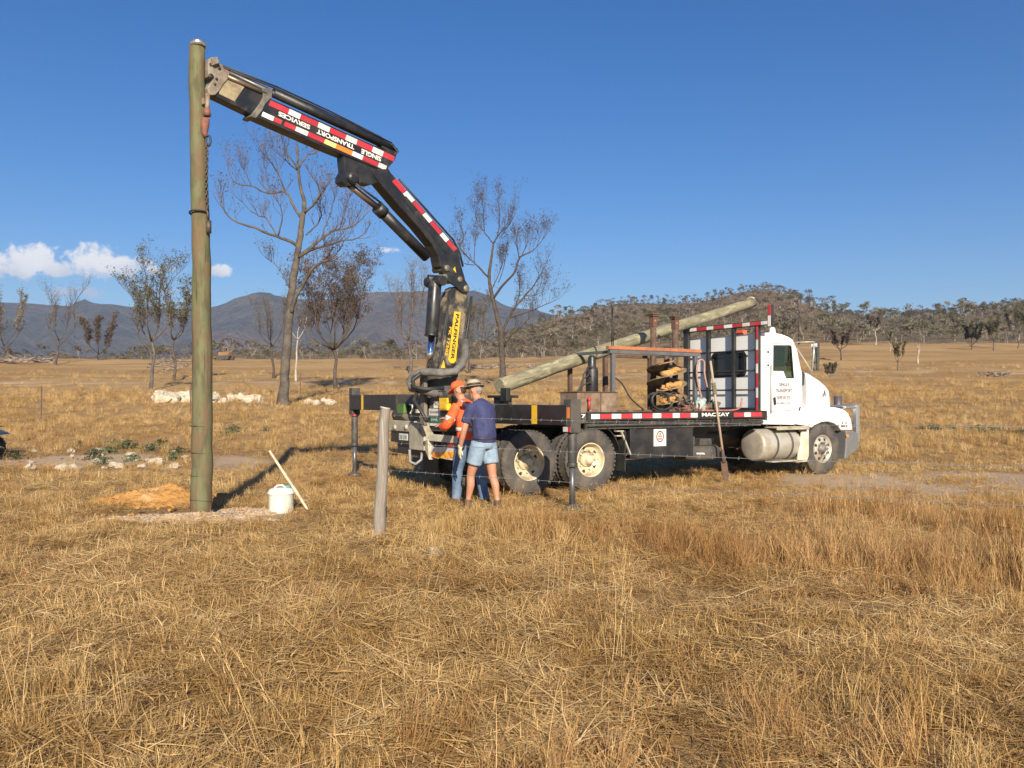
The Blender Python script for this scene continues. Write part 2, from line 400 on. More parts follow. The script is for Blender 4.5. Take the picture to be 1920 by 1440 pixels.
def blade_material(name, cols, dark):
    m = bpy.data.materials.new(name); m.use_nodes = True; t = m.node_tree; t.nodes.clear(); g = NG(t)
    out = g.n('ShaderNodeOutputMaterial')
    a = g.n('ShaderNodeAttribute', attribute_name='tint'); oi = g.n('ShaderNodeObjectInfo')
    ramp = g.n('ShaderNodeValToRGB'); ramp.color_ramp.elements[0].color = (*cols[0], 1); ramp.color_ramp.elements[1].color = (*cols[-1], 1)
    for i, c in enumerate(cols[1:-1]): e = ramp.color_ramp.elements.new((i + 1) / (len(cols) - 1)); e.color = (*c, 1)
    v = g.m('ADD', g.m('MULTIPLY', a.outputs['Fac'], .65), g.m('MULTIPLY', oi.outputs['Random'], .35)); g.link(v, ramp.inputs[0])
    geo = g.n('ShaderNodeTexCoord')
    pos = g.n('ShaderNodeNewGeometry').outputs['Position']; mp = g.m('ADD', g.m('MULTIPLY', g.noise(pos, .42, 3, .6), .55), g.m('MULTIPLY', g.noise(pos, 2.1, 3, .6), .45))
    hs = g.n('ShaderNodeHueSaturation'); g.link(ramp.outputs[0], hs.inputs['Color']); g.link(g.sstep(mp, .34, .64, .74, 1.18), hs.inputs['Value']); g.link(g.sstep(mp, .34, .64, 1.12, .98), hs.inputs['Saturation'])
    g.link(g.sstep(mp, .34, .64, .494, .503), hs.inputs['Hue'])
    d = g.n('ShaderNodeBsdfPrincipled'); d.inputs['Roughness'].default_value = .55; d.inputs['Specular IOR Level'].default_value = .3; g.link(hs.outputs[0], d.inputs['Base Color'])
    tr = g.n('ShaderNodeBsdfTranslucent'); g.link(hs.outputs[0], tr.inputs['Color'])
    mx = g.n('ShaderNodeMixShader'); mx.inputs[0].default_value = .28; g.link(d.outputs[0], mx.inputs[1]); g.link(tr.outputs[0], mx.inputs[2]); g.link(mx.outputs[0], out.inputs[0])
    return m
STRAW = blade_material('straw', [(.20, .107, .041), (.43, .270, .105), (.62, .427, .186), (.80, .612, .33)], .2)
REDGRASS = blade_material('rust_grass', [(.195, .092, .038), (.37, .205, .082), (.50, .315, .136), (.62, .445, .215)], .2)

def strip(V, F, T, p, d, L, w, bend, seg, tint, rr):
    """one grass blade as a tapering strip"""
    side = Vector((-d.y, d.x, 0)); side = side.normalized() if side.length > .01 else Vector((1, 0, 0))
    side = (side + Vector((rr.uniform(-.5, .5), rr.uniform(-.5, .5), rr.uniform(-.4, .4)))).normalized()
    o = len(V); q = p.copy(); dd = d.normalized()
    for i in range(seg):
        ww = w * (1 - .55 * i / seg)
        V.append(q - side * ww); V.append(q + side * ww); T.extend([tint, tint])
        q = q + dd * (L / seg); dd = (dd + bend / seg).normalized()
    V.append(q); T.append(tint)
    for i in range(seg - 1): F.append((o + 2 * i, o + 2 * i + 1, o + 2 * i + 3, o + 2 * i + 2))
    F.append((o + 2 * seg - 2, o + 2 * seg - 1, o + 2 * seg))
def tuft(kind, seed, material, name):
    rr = random.Random(seed); V, F, T = [], [], []
    if kind == 'litter':
        for i in range(40):
            a = rr.uniform(0, 6.283); p = Vector((rr.gauss(0, .10), rr.gauss(0, .10), rr.uniform(.002, .035)))
            d = Vector((math.cos(a), math.sin(a) , rr.uniform(-.05, .30)))
            strip(V, F, T, p, d, rr.uniform(.05, .24), rr.uniform(.0014, .0036), Vector((rr.uniform(-.5, .5), rr.uniform(-.5, .5), rr.uniform(-.45, .05))), 3, rr.betavariate(1.5, 1.0), rr)
    elif kind == 'stubble':
        for i in range(34):
            a = rr.uniform(0, 6.283); ra = abs(rr.gauss(0, .06)); p = Vector((ra * math.cos(a), ra * math.sin(a), -.005))
            d = Vector((rr.gauss(0, .55), rr.gauss(0, .55), 1))
            strip(V, F, T, p, d, rr.uniform(.05, .14), rr.uniform(.0013, .0026), Vector((rr.uniform(-.6, .6), rr.uniform(-.6, .6), rr.uniform(-.5, 0))), 3, rr.betavariate(1.8, 1.5), rr)
    elif kind == 'tuft':
        lean = Vector((rr.gauss(0, .2), rr.gauss(0, .2), 0))
        for i in range(46):
            a = rr.uniform(0, 6.283); ra = abs(rr.gauss(0, .055)); p = Vector((ra * math.cos(a), ra * math.sin(a), -.01))
            d = Vector((p.x * 3 + rr.gauss(0, .22), p.y * 3 + rr.gauss(0, .22), 1)) + lean
            strip(V, F, T, p, d, rr.uniform(.14, .36), rr.uniform(.0013, .0027), Vector((rr.uniform(-.7, .7), rr.uniform(-.7, .7), rr.uniform(-.6, .05))), 4, rr.betavariate(1.6, 1.6), rr)
    elif kind == 'stems':
        lean = Vector((rr.gauss(0, .15), rr.gauss(0, .15), 0))
        for i in range(9):
            p = Vector((rr.gauss(0, .06), rr.gauss(0, .06), -.01)); d = Vector((rr.gauss(0, .16), rr.gauss(0, .16), 1)) + lean; L = rr.uniform(.4, .75)
            b = Vector((rr.uniform(-.3, .3), rr.uniform(-.3, .3), rr.uniform(-.2, 0)))
            strip(V, F, T, p, d, L, rr.uniform(.0011, .0018), b, 5, rr.uniform(.55, 1), rr)
            for k in range(5):
                q = p + d.normalized() * L * rr.uniform(.72, .95) + b * L * .35; e = (d.normalized() + Vector((rr.gauss(0, .25), rr.gauss(0, .25), .1)))
                strip(V, F, T, q, e, rr.uniform(.03, .07), .0022, Vector((0, 0, -.3)), 2, rr.uniform(.3, .8), rr)
    me = bpy.data.meshes.new(name); me.from_pydata([tuple(v) for v in V], [], F); me.materials.append(material)
    a = me.attributes.new('tint', 'FLOAT', 'POINT'); a.data.foreach_set('value', T); me.update(); return me
protos = []
for k, mt, n in (('litter', STRAW, 5), ('stubble', STRAW, 4), ('tuft', STRAW, 4), ('tuft', REDGRASS, 4), ('stems', STRAW, 3), ('stems', REDGRASS, 2), ('stubble', REDGRASS, 2)):
    for i in range(n): protos.append(tuft(k, 100 + len(protos), mt, 'grass_tuft'))
KI = dict(litter=(0, 5), stubble=(5, 4), tuft=(9, 4), rtuft=(13, 4), stems=(17, 3), rstems=(20, 2), rstubble=(22, 2))

rng = np.random.default_rng(5)
def vnoise(X, Y, s, o=0.0):
    return np.array([noise.noise(Vector((a / s + o, b / s - o, o * 1.7))) for a, b in zip(X, Y)])
SOLID = [(-4.03, 11.05, .24), (-1.49, 9.52, .12), (-3.1, 11.5, .26)]
PTS, ROT, SCL, PICK = [], [], [], []
def put(kind, X, Y, s, tilt=.12, zs=None):
    k0, kn = KI[kind]; n = len(X)
    keep = np.ones(n, bool)
    for (sx, sy, r) in SOLID: keep &= ((X - sx) ** 2 + (Y - sy) ** 2) > r * r
    q_ = ((X + 4.6) / 1.1) ** 2 + ((Y - 11.3) / .75) ** 2; keep &= rng.random(n) < np.clip((q_ - .55) * 1.3, .03, 1)
    X, Y, s = X[keep], Y[keep], s[keep]; n = len(X)
    PTS.append(np.stack([X, Y, gz(X, Y)], 1)); ROT.append(np.stack([rng.normal(0, tilt, n), rng.normal(0, tilt, n), rng.random(n) * 6.283], 1))
    sz = s * (zs[keep] if zs is not None else 1.0)
    SCL.append(np.stack([s, s, sz], 1)); PICK.append(k0 + rng.integers(0, kn, n))
def field(d0, d1, dens):
    n = int(.78 * (d1 * d1 - d0 * d0) * dens); D = np.sqrt(rng.random(n) * (d1 * d1 - d0 * d0) + d0 * d0); a = rng.uniform(-.78, .78, n)
    return a * D, D
def tallness(X, Y):
    """how tall the grass stands: short and trodden round the pole, tall along the fence line and in the foreground"""
    t = np.zeros_like(X)
    fence = 8.59 - .616 * X                     # the fence runs this way; grass under and beyond it is uncut
    t += np.clip(1 - np.abs(Y - (fence + 1.0)) / 1.5, 0, 1) * np.clip((X + 1.0) / 1.2, 0, 1) * .85
    t += np.clip((Y - fence) / 1.2, 0, 1) * np.clip((X - 2.2) / 1.6, 0, 1) * np.clip((13.6 - Y) / 1.5, 0, 1) * .45
    t += np.clip((4.6 - Y) / .9, 0, 1) * .26
    t += np.clip((5.6 - Y) / 1.5, 0, 1) * np.clip((-X - 1.5) / .8, 0, 1) * .34
    t += np.clip((5.8 - Y) / 1.5, 0, 1) * np.clip((X - 2.0) / .8, 0, 1) * .26
    t += np.clip((Y - 19) / 3, 0, 1) * .40
    t -= np.exp(-((X + 5) / 3.5) ** 2 - ((Y - 12) / 4.5) ** 2) * .35
    t += np.exp(-((X - 2.6) / 2.2) ** 2 - ((Y - 13.9 - .45 * (X - 2.6)) / .45) ** 2) * .45
    return t
for d0, d1, dl, ds, dt in ((2.4, 5, 150, 50, 44), (5, 8.5, 125, 48, 40), (8.5, 13, 64, 34, 24), (13, 20, 13, 17, 9), (20, 34, 2.6, 5.5, 4.2), (34, 60, .5, 1.3, 1.7), (60, 110, 0.0, .12, .34)):
    far = np.interp((d0 + d1) / 2, [5, 12, 27, 50, 90], [1, 1.12, 1.5, 2.2, 3.0])
    for kind, dn in (('litter', dl), ('stubble', ds), ('tuft', dt)):
        X, Y = field(d0, d1, dn)
        if not len(X): continue
        T = tallness(X, Y) + vnoise(X, Y, 1.5, 3.1) * .48 + vnoise(X, Y, .45, 8.1) * .34 - .05
        B = bare(X, Y); red = vnoise(X, Y, 2.3, 5.5) + np.clip((X - .2) / 3, -.2, .5) * np.clip((Y - 5) / 4, 0, 1) * np.clip((16 - Y) / 3, 0, 1)
        if d0 > 16: red -= .25
        sc = rng.uniform(.75, 1.3, len(X)) * far
        red += np.clip((7.5 - Y) / 3, 0, .22)
        gap = np.where(Y < 16, np.clip(-(vnoise(X, Y, .42, 11.3) + vnoise(X, Y, 1.1, 2.2) * .7) * 2.6 - .35, 0, .94), 0)
        keepg = rng.random(len(X)) > gap
        if kind == 'litter':
            k = (rng.random(len(X)) > B * .9) & (T < .75) & keepg; put('litter', X[k], Y[k], sc[k], .10)
        elif kind == 'stubble':
            k = (rng.random(len(X)) > B * .95) & keepg; r = red > .18
            put('stubble', X[k & ~r], Y[k & ~r], sc[k & ~r], .2); put('rstubble', X[k & r], Y[k & r], sc[k & r], .2)
        else:
            k = (rng.random(len(X)) < np.clip((T - .14) * 1.5, 0, 1)) & (rng.random(len(X)) > B * 1.1)
            X, Y, T, red, sc = X[k], Y[k], T[k], red[k], sc[k] * np.clip(.50 + T[k] * .75, .45, 1.15); r = red > .12
            zs = np.full(len(X), far ** -.75); put('tuft', X[~r], Y[~r], sc[~r], .15, zs[~r]); put('rtuft', X[r], Y[r], sc[r], .15, zs[r])
            q = (rng.random(len(X)) < .13)
            put('stems', X[q & ~r], Y[q & ~r], sc[q & ~r] * .85, .12, zs[q & ~r]); put('rstems', X[q & r], Y[q & r], sc[q & r] * .85, .12, zs[q & r])
X, Y = field(2.6, 7.0, .5); put('stems', X, Y, rng.uniform(.7, 1.15, len(X)), .22)
scatter('dry_grass', np.concatenate(PTS), np.concatenate(ROT), np.concatenate(SCL), np.concatenate(PICK), protos, 'dry straw coloured grass covering the whole paddock')

# ------------------------------------------------------------------ woodland on the hill and at its foot
BARK = mat('grey_bark', (.072, .060, .048), (.135, .113, .090), 3.0, .9, bump=.02, bscale=12, rand=.2)
DARKBARK = mat('dark_bark', (.052, .040, .033), (.100, .076, .060), 3.5, .9, bump=.02, bscale=12, rand=.2)
PALEBARK = mat('pale_bark', (.40, .35, .28), (.28, .24, .185), 3.0, .85, bump=.01)
TWIG = mat('twig_bark', (.060, .045, .040), (.105, .078, .066), 3.0, .9, rand=.2)
def leaf_mat(name, a, b):
    m = blade_material(name, [a, tuple((x + y) / 2 for x, y in zip(a, b)), b], .2); MATS[name] = m; return m
LEAF_OLIVE = leaf_mat('olive_leaves', (.085, .080, .040), (.190, .172, .092))
LEAF_BROWN = leaf_mat('brown_leaves', (.088, .068, .052), (.175, .135, .102))
LEAF_GREY = leaf_mat('grey_leaves', (.150, .128, .090), (.285, .245, .175))
def leaves_into(V, F, T, c, r, n, size, rr):
    for i in range(n):
        d = Vector((rr.gauss(0, 1), rr.gauss(0, 1), rr.gauss(0, .7))); p = c + d * (r * .5)
        a = Vector((rr.gauss(0, 1), rr.gauss(0, 1), rr.gauss(0, 1))).normalized(); b = a.orthogonal().normalized()
        s = size * rr.uniform(.5, 1.3); o = len(V); t = rr.random()
        V += [p - a * s, p + b * s * .45, p + a * s, p - b * s * .45]; T += [t] * 4; F.append((o, o + 1, o + 2, o + 3))
def bush_proto(seed, h, bark, leaf, dens, leafsz):
    """a small far tree: forked trunk, limbs and a loose crown, as one mesh for the distant wood"""
    rr = random.Random(seed); mb = MB(); tips = []
    def grow(p, d, L, r, dep):
        pts = [p]; q = p.copy()
        for i in range(3):
            d = (d + Vector((rr.gauss(0, .14), rr.gauss(0, .14), .06))).normalized(); q = q + d * L / 3; pts.append(q.copy())
        mb.tube(pts, [r, r * .85, r * .7, r * .55], 4, 0, cap=False)
        if dep == 0: tips.append(q); return
        for k in range(rr.choice((2, 2, 3))):
            e = (d + Vector((rr.gauss(0, .55), rr.gauss(0, .55), rr.uniform(-.05, .4)))).normalized(); grow(q, e, L * rr.uniform(.55, .8), r * .58, dep - 1)
    grow(Vector((0, 0, -.4)), Vector((rr.gauss(0, .08), rr.gauss(0, .08), 1)), h * .30, h * .014, 3)
    V, F, T = list(map(Vector, mb.v)), list(mb.f), [.3] * len(mb.v); mi = [0] * len(F)
    for t in tips:
        if rr.random() < .9: leaves_into(V, F, T, t, h * .10, dens, leafsz, rr)
    mi += [1] * (len(F) - len(mi))
    me = bpy.data.meshes.new('far_tree'); me.from_pydata([tuple(v) for v in V], [], F); me.materials.append(bark); me.materials.append(leaf)
    me.polygons.foreach_set('material_index', mi); a = me.attributes.new('tint', 'FLOAT', 'POINT'); a.data.foreach_set('value', T); me.update(); return me
wprot = [bush_proto(40 + i, R.uniform(7, 10), (BARK, DARKBARK, DARKBARK, BARK, PALEBARK)[i % 5], (LEAF_GREY, LEAF_OLIVE, LEAF_GREY, LEAF_OLIVE, LEAF_BROWN)[i % 5], (8, 12, 7, 9)[i % 4], .36) for i in range(10)]
hv = HV; P, Q = [], []
def hill_z(x, y):
    D = np.array([225, 260, 300, 345, 390, 440, 490, 540, 580, 620]); a = x / y
    col = np.interp(a, hv[1, :, 0] / hv[1, :, 1], np.arange(hv.shape[1]))
    zz = [np.interp(col, np.arange(hv.shape[1]), hv[1 + j, :, 2]) for j in range(len(D))]
    return float(np.interp(y, D, zz))
rw = random.Random(3)
while len(P) < 3500:
    y = math.sqrt(rw.uniform(228 ** 2, 620 ** 2)); a = rw.uniform(-.45, .85); x = a * y
    if rw.random() > (1.0 if a > -.02 else .30): continue
    P.append((x, y, hill_z(x, y) - .2)); s = rw.uniform(.4, 1.0) ** 1.3 * 1.25 * (1.0 if y < 400 else .78); Q.append(s)
P2, Q2 = [], []
for i in range(850):                              # denser belt of scrub at the far edge of the cleared paddock
    a = rw.uniform(-.75, .8); t = smooth01((a + .05) / .3); y = rw.uniform(lerp(165, 222, t), lerp(330, 262, t)); x = a * y
    z = max(g1(x, y), hill_z(x, y) if y > 226 else -9); s = rw.uniform(.45, .95)
    if a < .02 and rw.random() < .45: continue
    P2.append((x, y, z - .2)); Q2.append(s * .8)
P += P2; Q += Q2; n = len(P)
scatter('woodland', P, np.stack([np.zeros(n), np.zeros(n), rng.random(n) * 6.283], 1), np.repeat(np.array(Q)[:, None], 3, 1) * rng.uniform(.85, 1.15, (n, 3)), rng.integers(0, len(wprot), n), wprot, 'far grey brown woodland covering the hill and paddock edge')
# ------------------------------------------------------------------ single trees
def smooth_path(pts, sub=3):
    """Catmull-Rom through (Vector, radius) points"""
    out = []
    for i in range(len(pts) - 1):
        p0, p1, p2, p3 = pts[max(i - 1, 0)], pts[i], pts[i + 1], pts[min(i + 2, len(pts) - 1)]
        for k in range(sub):
            t = k / sub
            v = .5 * ((2 * p1[0]) + (p2[0] - p0[0]) * t + (2 * p0[0] - 5 * p1[0] + 4 * p2[0] - p3[0]) * t * t + (3 * p1[0] - p0[0] - 3 * p2[0] + p3[0]) * t ** 3)
            out.append((v, lerp(p1[1], p2[1], t)))
    out.append(pts[-1]); return out
def spray(mb, V, F, T, p, d, L, r, dep, rr, leaf, lsz, up=.25):
    """fine twigs that fan out and turn upwards, with a few leaves at the ends"""
    pts = [p]; q = p.copy(); dd = d.copy()
    for i in range(3):
        dd = (dd + Vector((rr.gauss(0, .16), rr.gauss(0, .16), up))).normalized(); q = q + dd * L / 3; pts.append(q.copy())
    mb.tube(pts, [r, r * .8, r * .65, r * .45], 3, 0, cap=False)
    if dep == 0:
        if leaf: leaves_into(V, F, T, q, L * .55, leaf, lsz, rr)
        return
    for k in range(rr.choice((2, 3, 3))):
        i = rr.choice((1, 2, 3)); e = (dd + Vector((rr.gauss(0, .5), rr.gauss(0, .5), rr.uniform(-.1, .35)))).normalized()
        spray(mb, V, F, T, pts[i], e, L * rr.uniform(.5, .8), r * .6, dep - 1, rr, leaf, lsz, up)
def crown_object(mb, V, F, T, leafmat, parent):
    nb = len(mb.v); Vv = list(mb.v) + [tuple(v) for v in V]; Ff = list(mb.f) + [tuple(i + nb for i in f) for f in F]
    me = bpy.data.meshes.new('crown'); me.from_pydata(Vv, [], Ff); me.materials.append(TWIG); me.materials.append(leafmat)
    me.polygons.foreach_set('material_index', [0] * len(mb.f) + [1] * len(F))
    a = me.attributes.new('tint', 'FLOAT', 'POINT'); a.data.foreach_set('value', [.4] * nb + T); me.update()
    return link('crown', me, parent)
def traced_tree(name, label, base_px, D, limbs, bark, leafmat, seed, leaf, lsz, twigL, ntw, dep=2):
    """limbs: lists of (pixel x, pixel y, radius m, depth offset m); the first one is the trunk"""
    rr = random.Random(seed); b = px(base_px[0], base_px[1], D); base = Vector((b.x, D, g1(b.x, D)))
    dz = base.z - b.z
    root = thing(name, label, 'tree', base, 0); tb = MB(); cb = MB(); V, F, T = [], [], []
    for li, L in enumerate(limbs):
        pts = []
        for (x, y, r, o) in L:
            p = px(x, y, D) ; p = Vector((p.x + 0, p.y + o, p.z)); p = Vector((p.x * (1 + o / D), p.y, CAMH + (p.z - CAMH) * (1 + o / D)))
            q = p - base; q.z += dz * max(0, 1 - q.z / 3.0) ; pts.append((q, r))
        if li == 0: pts[0] = (Vector((pts[0][0].x, pts[0][0].y, -.15)), pts[0][1] * 1.25)
        sp = smooth_path(pts, 4)
        jit = [(p + Vector((rr.gauss(0, .012), rr.gauss(0, .03), rr.gauss(0, .012))) , r * rr.uniform(.93, 1.07)) for p, r in sp]
        tb.tube([p for p, r in jit], [r for p, r in jit], 9 if li == 0 else 6, 0)
        if li == 0: continue
        m = len(jit)
        for k in range(ntw):
            i = min(m - 2, int(m * (1 - rr.random() ** 1.7 * .75))); p, r = jit[i]; d = (jit[i + 1][0] - p).normalized()
            e = (d + Vector((rr.gauss(0, .6), rr.gauss(0, .8), rr.uniform(0, .9)))).normalized()
            spray(cb, V, F, T, p, e, twigL * rr.uniform(.6, 1.2), max(.008, min(r * .5, .022)), dep, rr, leaf, lsz)
        spray(cb, V, F, T, jit[-1][0], (jit[-1][0] - jit[-2][0]).normalized(), twigL, max(.01, jit[-1][1] * .8), dep, rr, leaf, lsz)
    tb.build('trunk', bark, root); crown_object(cb, V, F, T, leafmat, root)
    return root
big = [
 [(531, 759, .25, 0), (533, 715, .22, 0), (536, 671, .20, 0), (544, 577, .175, .1), (552, 510, .16, .1), (559, 465, .14, 0), (565, 420, .125, 0), (571, 388, .10, 0), (563, 352, .075, 0), (559, 311, .055, 0), (557, 262, .03, 0)],
 [(546, 585, .11, 0), (556, 555, .095, -.3), (566, 538, .085, -.4), (584, 506, .07, -.6), (600, 494, .06, -.7), (614, 487, .05, -.8)],
 [(561, 480, .085, 0), (587, 461, .07, .4), (621, 435, .05, .9), (662, 424, .03, 1.3), (692, 396, .015, 1.6)],
 [(560, 482, .085, 0), (584, 468, .07, -.4), (610, 461, .055, -.8), (640, 452, .04, -1.2), (676, 447, .02, -1.5)],
 [(561, 463, .085, 0), (545, 453, .07, -.3), (520, 444, .06, -.7), (464, 424, .045, -1.2), (434, 411, .03, -1.5), (415, 386, .02, -1.6), (417, 366, .012, -1.6)],
 [(520, 444, .04, -.7), (501, 412, .03, -.5), (479, 401, .024, -.4), (449, 375, .012, -.2)],
 [(521, 444, .035, -.7), (529, 405, .024, -1.1), (520, 375, .012, -1.3)],
 [(566, 412, .075, 0), (550, 386, .065, .3), (535, 360, .05, .6), (505, 362, .04, .8), (471, 349, .03, 1.0), (441, 343, .02, 1.1), (426, 311, .01, 1.2)],
 [(536, 362, .04, .6), (524, 332, .03, .4), (512, 311, .025, .3), (494, 289, .012, .2)],
 [(471, 349, .02, 1.0), (456, 315, .01, .8)], [(505, 362, .02, .8), (500, 335, .015, .9), (497, 312, .01, 1.1)],
 [(559, 318, .05, 0), (548, 300, .04, -.2), (535, 285, .035, -.3), (527, 251, .02, -.5)],
 [(556, 318, .035, 0), (535, 300, .025, .4), (512, 281, .012, .6)],
 [(560, 316, .04, 0), (576, 292, .03, .3), (595, 287, .014, .6)],
 [(571, 400, .06, 0), (591, 379, .045, -.5), (599, 352, .035, -.7), (580, 322, .014, -.8)],
 [(575, 440, .04, 0), (590, 425, .035, .6), (602, 405, .03, .9), (600, 380, .022, 1.1), (612, 349, .012, 1.3)],
 [(636, 430, .03, 1.0), (642, 410, .025, .9), (647, 390, .02, .8), (659, 364, .01, .7)],
 [(602, 448, .03, .7), (612, 420, .024, .8), (622, 395, .018, .9), (628, 365, .01, .9)],
 [(544, 545, .025, 0), (532, 518, .018, .5), (520, 500, .014, .7), (507, 490, .007, .8)],
 [(640, 452, .02, -1.2), (652, 430, .015, -1.1), (668, 412, .008, -1.0)],
]
traced_tree('dead_gum_tree', 'tallest bare grey tree with forked limbs, standing beside the white rocks', (531, 759), 38.0, big, BARK, LEAF_BROWN, 11, 1, .05, .72, 12)
mid = [
 [(944, 722, .27, 0), (942, 690, .24, 0), (940, 647, .23, 0), (939, 622, .21, 0), (931, 590, .18, 0), (924, 560, .16, 0), (917, 522, .13, 0), (921, 485, .10, 0), (925, 457, .08, 0)],
 [(925, 457, .06, 0), (912, 440, .05, .5), (902, 427, .045, .7), (894, 415, .035, .9), (892, 400, .02, 1)],
 [(908, 434, .04, .6), (907, 410, .035, .4), (906, 392, .03, .3), (905, 377, .015, .2)],
 [(925, 457, .06, 0), (937, 437, .05, -.6), (952, 425, .04, -.9), (965, 402, .02, -1.2)], [(932, 445, .04, -.3), (937, 415, .03, .2), (936, 387, .015, .4)],
 [(917, 522, .09, 0), (897, 500, .075, .8), (875, 480, .06, 1.3), (862, 462, .05, 1.6), (870, 447, .035, 1.6), (865, 425, .02, 1.6)],
 [(890, 497, .04, .9), (878, 496, .03, .6), (867, 494, .015, .3)], [(889, 493, .04, 1), (890, 465, .03, .7), (892, 442, .015, .6)],
 [(925, 560, .11, 0), (945, 532, .095, -.8), (965, 510, .08, -1.4), (975, 482, .065, -1.8), (1000, 470, .04, -2.2), (1020, 445, .02, -2.4)],
 [(978, 480, .04, -1.8), (985, 465, .03, -1.6), (990, 452, .015, -1.5)], [(974, 485, .04, -1.8), (971, 470, .03, -2.1), (969, 455, .015, -2.3)],
 [(942, 622, .12, 0), (952, 600, .10, .6), (967, 575, .085, 1.2), (997, 540, .06, 2.0), (1015, 512, .03, 2.5)],
 [(955, 596, .06, .7), (990, 585, .05, 1.2), (1025, 570, .03, 1.6), (1040, 564, .015, 1.8)], [(967, 575, .05, 1.2), (975, 540, .03, 1.0), (972, 520, .015, .9)],
 [(945, 650, .07, 0), (960, 627, .055, -.8), (980, 610, .04, -1.4), (997, 592, .02, -1.8)],
 [(938, 652, .06, 0), (912, 635, .045, -.7), (895, 625, .03, -1.1), (897, 606, .015, -1.2)], [(920, 545, .05, 0), (935, 515, .035, 1.2), (943, 490, .02, 1.8)],
 [(935, 530, .04, .2), (945, 500, .03, 1.0), (950, 470, .015, 1.5)], [(985, 553, .04, 1.7), (1000, 555, .03, 1.2), (1020, 545, .015, 1.0)],
]
traced_tree('sparse_gum_tree', 'dark sparse tree rising behind the leaning pole, right of the crane column', (944, 722), 68.0, mid, DARKBARK, LEAF_BROWN, 12, 4, .07, 1.2, 11)

def wild_tree(name, label, bx, by, D, top_y, spread, bark, leafmat, seed, leaf=3, lsz=.09, fork=.4, lean=0.0, nl=4, dep=2, group=None, cat='tree', thick=1.0, twig=1.0, tw=4):
    lsz *= .68; leaf = int(leaf * .8)
    rr = random.Random(seed); b = onground(bx, by, D * .6, D * 1.6) if D is None else px(bx, by, D); base = Vector((b.x, D, g1(b.x, D)))
    H = CAMH + (HOR - top_y) / FPX * D - base.z
    root = thing(name, label, cat, base, rr.uniform(0, 6.28) * 0, group); tb = MB(); cb = MB(); V, F, T = [], [], []
    r0 = H * .017 * thick; q = Vector((0, 0, -.2)); pts = [(q, r0 * 1.3)]
    for i in range(1, 5): pts.append((Vector((lean * H * fork * i / 4 + rr.gauss(0, .012 * H), rr.gauss(0, .012 * H), H * fork * i / 4)), r0 * (1 - .1 * i)))
    sp = smooth_path(pts, 3); tb.tube([p for p, r in sp], [r for p, r in sp], 8)
    tip, rt = pts[-1]
    for k in range(nl):
        a = 6.283 * (k + rr.uniform(-.25, .25)) / nl; out = spread * H * rr.uniform(.55, 1.0); hz = H * rr.uniform(.72, 1.0) if k else H * .98
        st = tip if rr.random() < .65 else pts[3][0]
        e = Vector((math.cos(a) * out + lean * H * .5, math.sin(a) * out, hz))
        m1 = st.lerp(e, .35) + Vector((math.cos(a), math.sin(a), -.5)) * (out * .25); m2 = st.lerp(e, .7) + Vector((rr.gauss(0, .03 * H), rr.gauss(0, .03 * H), 0))
        lp = smooth_path([(st, rt * .75), (m1, rt * .55), (m2, rt * .38), (e, rt * .14)], 3); tb.tube([p for p, r in lp], [r for p, r in lp], 6)
        for j in range(3, len(lp)):
            p, r = lp[j]; d = (lp[min(j + 1, len(lp) - 1)][0] - lp[j - 1][0]).normalized()
            for z in range(tw):
                ee = (d + Vector((rr.gauss(0, .8), rr.gauss(0, .8), rr.uniform(0, .7)))).normalized()
                spray(cb, V, F, T, p, ee, H * .105 * rr.uniform(.6, 1.2) * twig, max(.010, r * .4), dep, rr, leaf, lsz)
    tb.build('trunk', bark, root); crown_object(cb, V, F, T, leafmat, root)
    return root
wild_tree('small_gum_tree', 'small tree with dense dark brown crown, right of the tallest bare tree', 630, 727, 62, 505, .34, DARKBARK, LEAF_BROWN, 21, 11, .11, .33, .0, 9, twig=1.35)
wild_tree('small_gum_tree', 'slim tree with loose olive crown just left of the upright pole', 283, 727, 60, 502, .27, BARK, LEAF_OLIVE, 22, 5, .10, .40, .03, 5)
wild_tree('small_gum_tree', 'thin dark tree half hidden behind the upright pole', 325, 708, 85, 545, .27, DARKBARK, LEAF_OLIVE, 23, 8, .13, .45, .0, 4)
wild_tree('bare_tree', 'bare double trunked tree near the log heap at far left', 103, 668, 135, 533, .32, BARK, LEAF_GREY, 24, 2, .14, .3, .18, 4)
wild_tree('bare_tree', 'bare thin tree just left of the crane column, against the mountains', 768, 690, 105, 508, .22, BARK, LEAF_GREY, 25, 3, .13, .42, -.03, 5)
wild_tree('brown_scrub_tree', 'low rounded brown tree between the bare double trunk and the slim tree', 183, 668, 150, 596, .5, DARKBARK, LEAF_BROWN, 26, 6, .22, .15, .05, 6)
wild_tree('brown_scrub_tree', 'grey brown tree cut by the left edge of the picture', 8, 660, 150, 560, .35, DARKBARK, LEAF_GREY, 27, 4, .20, .25, .0, 5)
wild_tree('thin_bare_tree', 'thin bare tree behind the foot of the tallest bare tree', 512, 700, 90, 560, .30, DARKBARK, LEAF_GREY, 28, 2, .12, .40, -.04, 4)
wild_tree('thin_bare_tree', 'pale slender dead trunk right behind the tallest bare tree', 555, 712, 78, 575, .22, PALEBARK, LEAF_GREY, 29, 2, .10, .55, .03, 3)
wild_tree('small_gum_tree', 'feathery olive tree behind the crane column, left of the dark sparse tree', 880, 690, 105, 560, .28, DARKBARK, LEAF_OLIVE, 30, 6, .15, .35, .0, 5)
wild_tree('paddock_tree', 'small dark crowned tree alone in the paddock right of the truck mirror', 1577, 684, 118, 622, .5, DARKBARK, LEAF_BROWN, 31, 6, .16, .38, -.05, 6, thick=1.6)
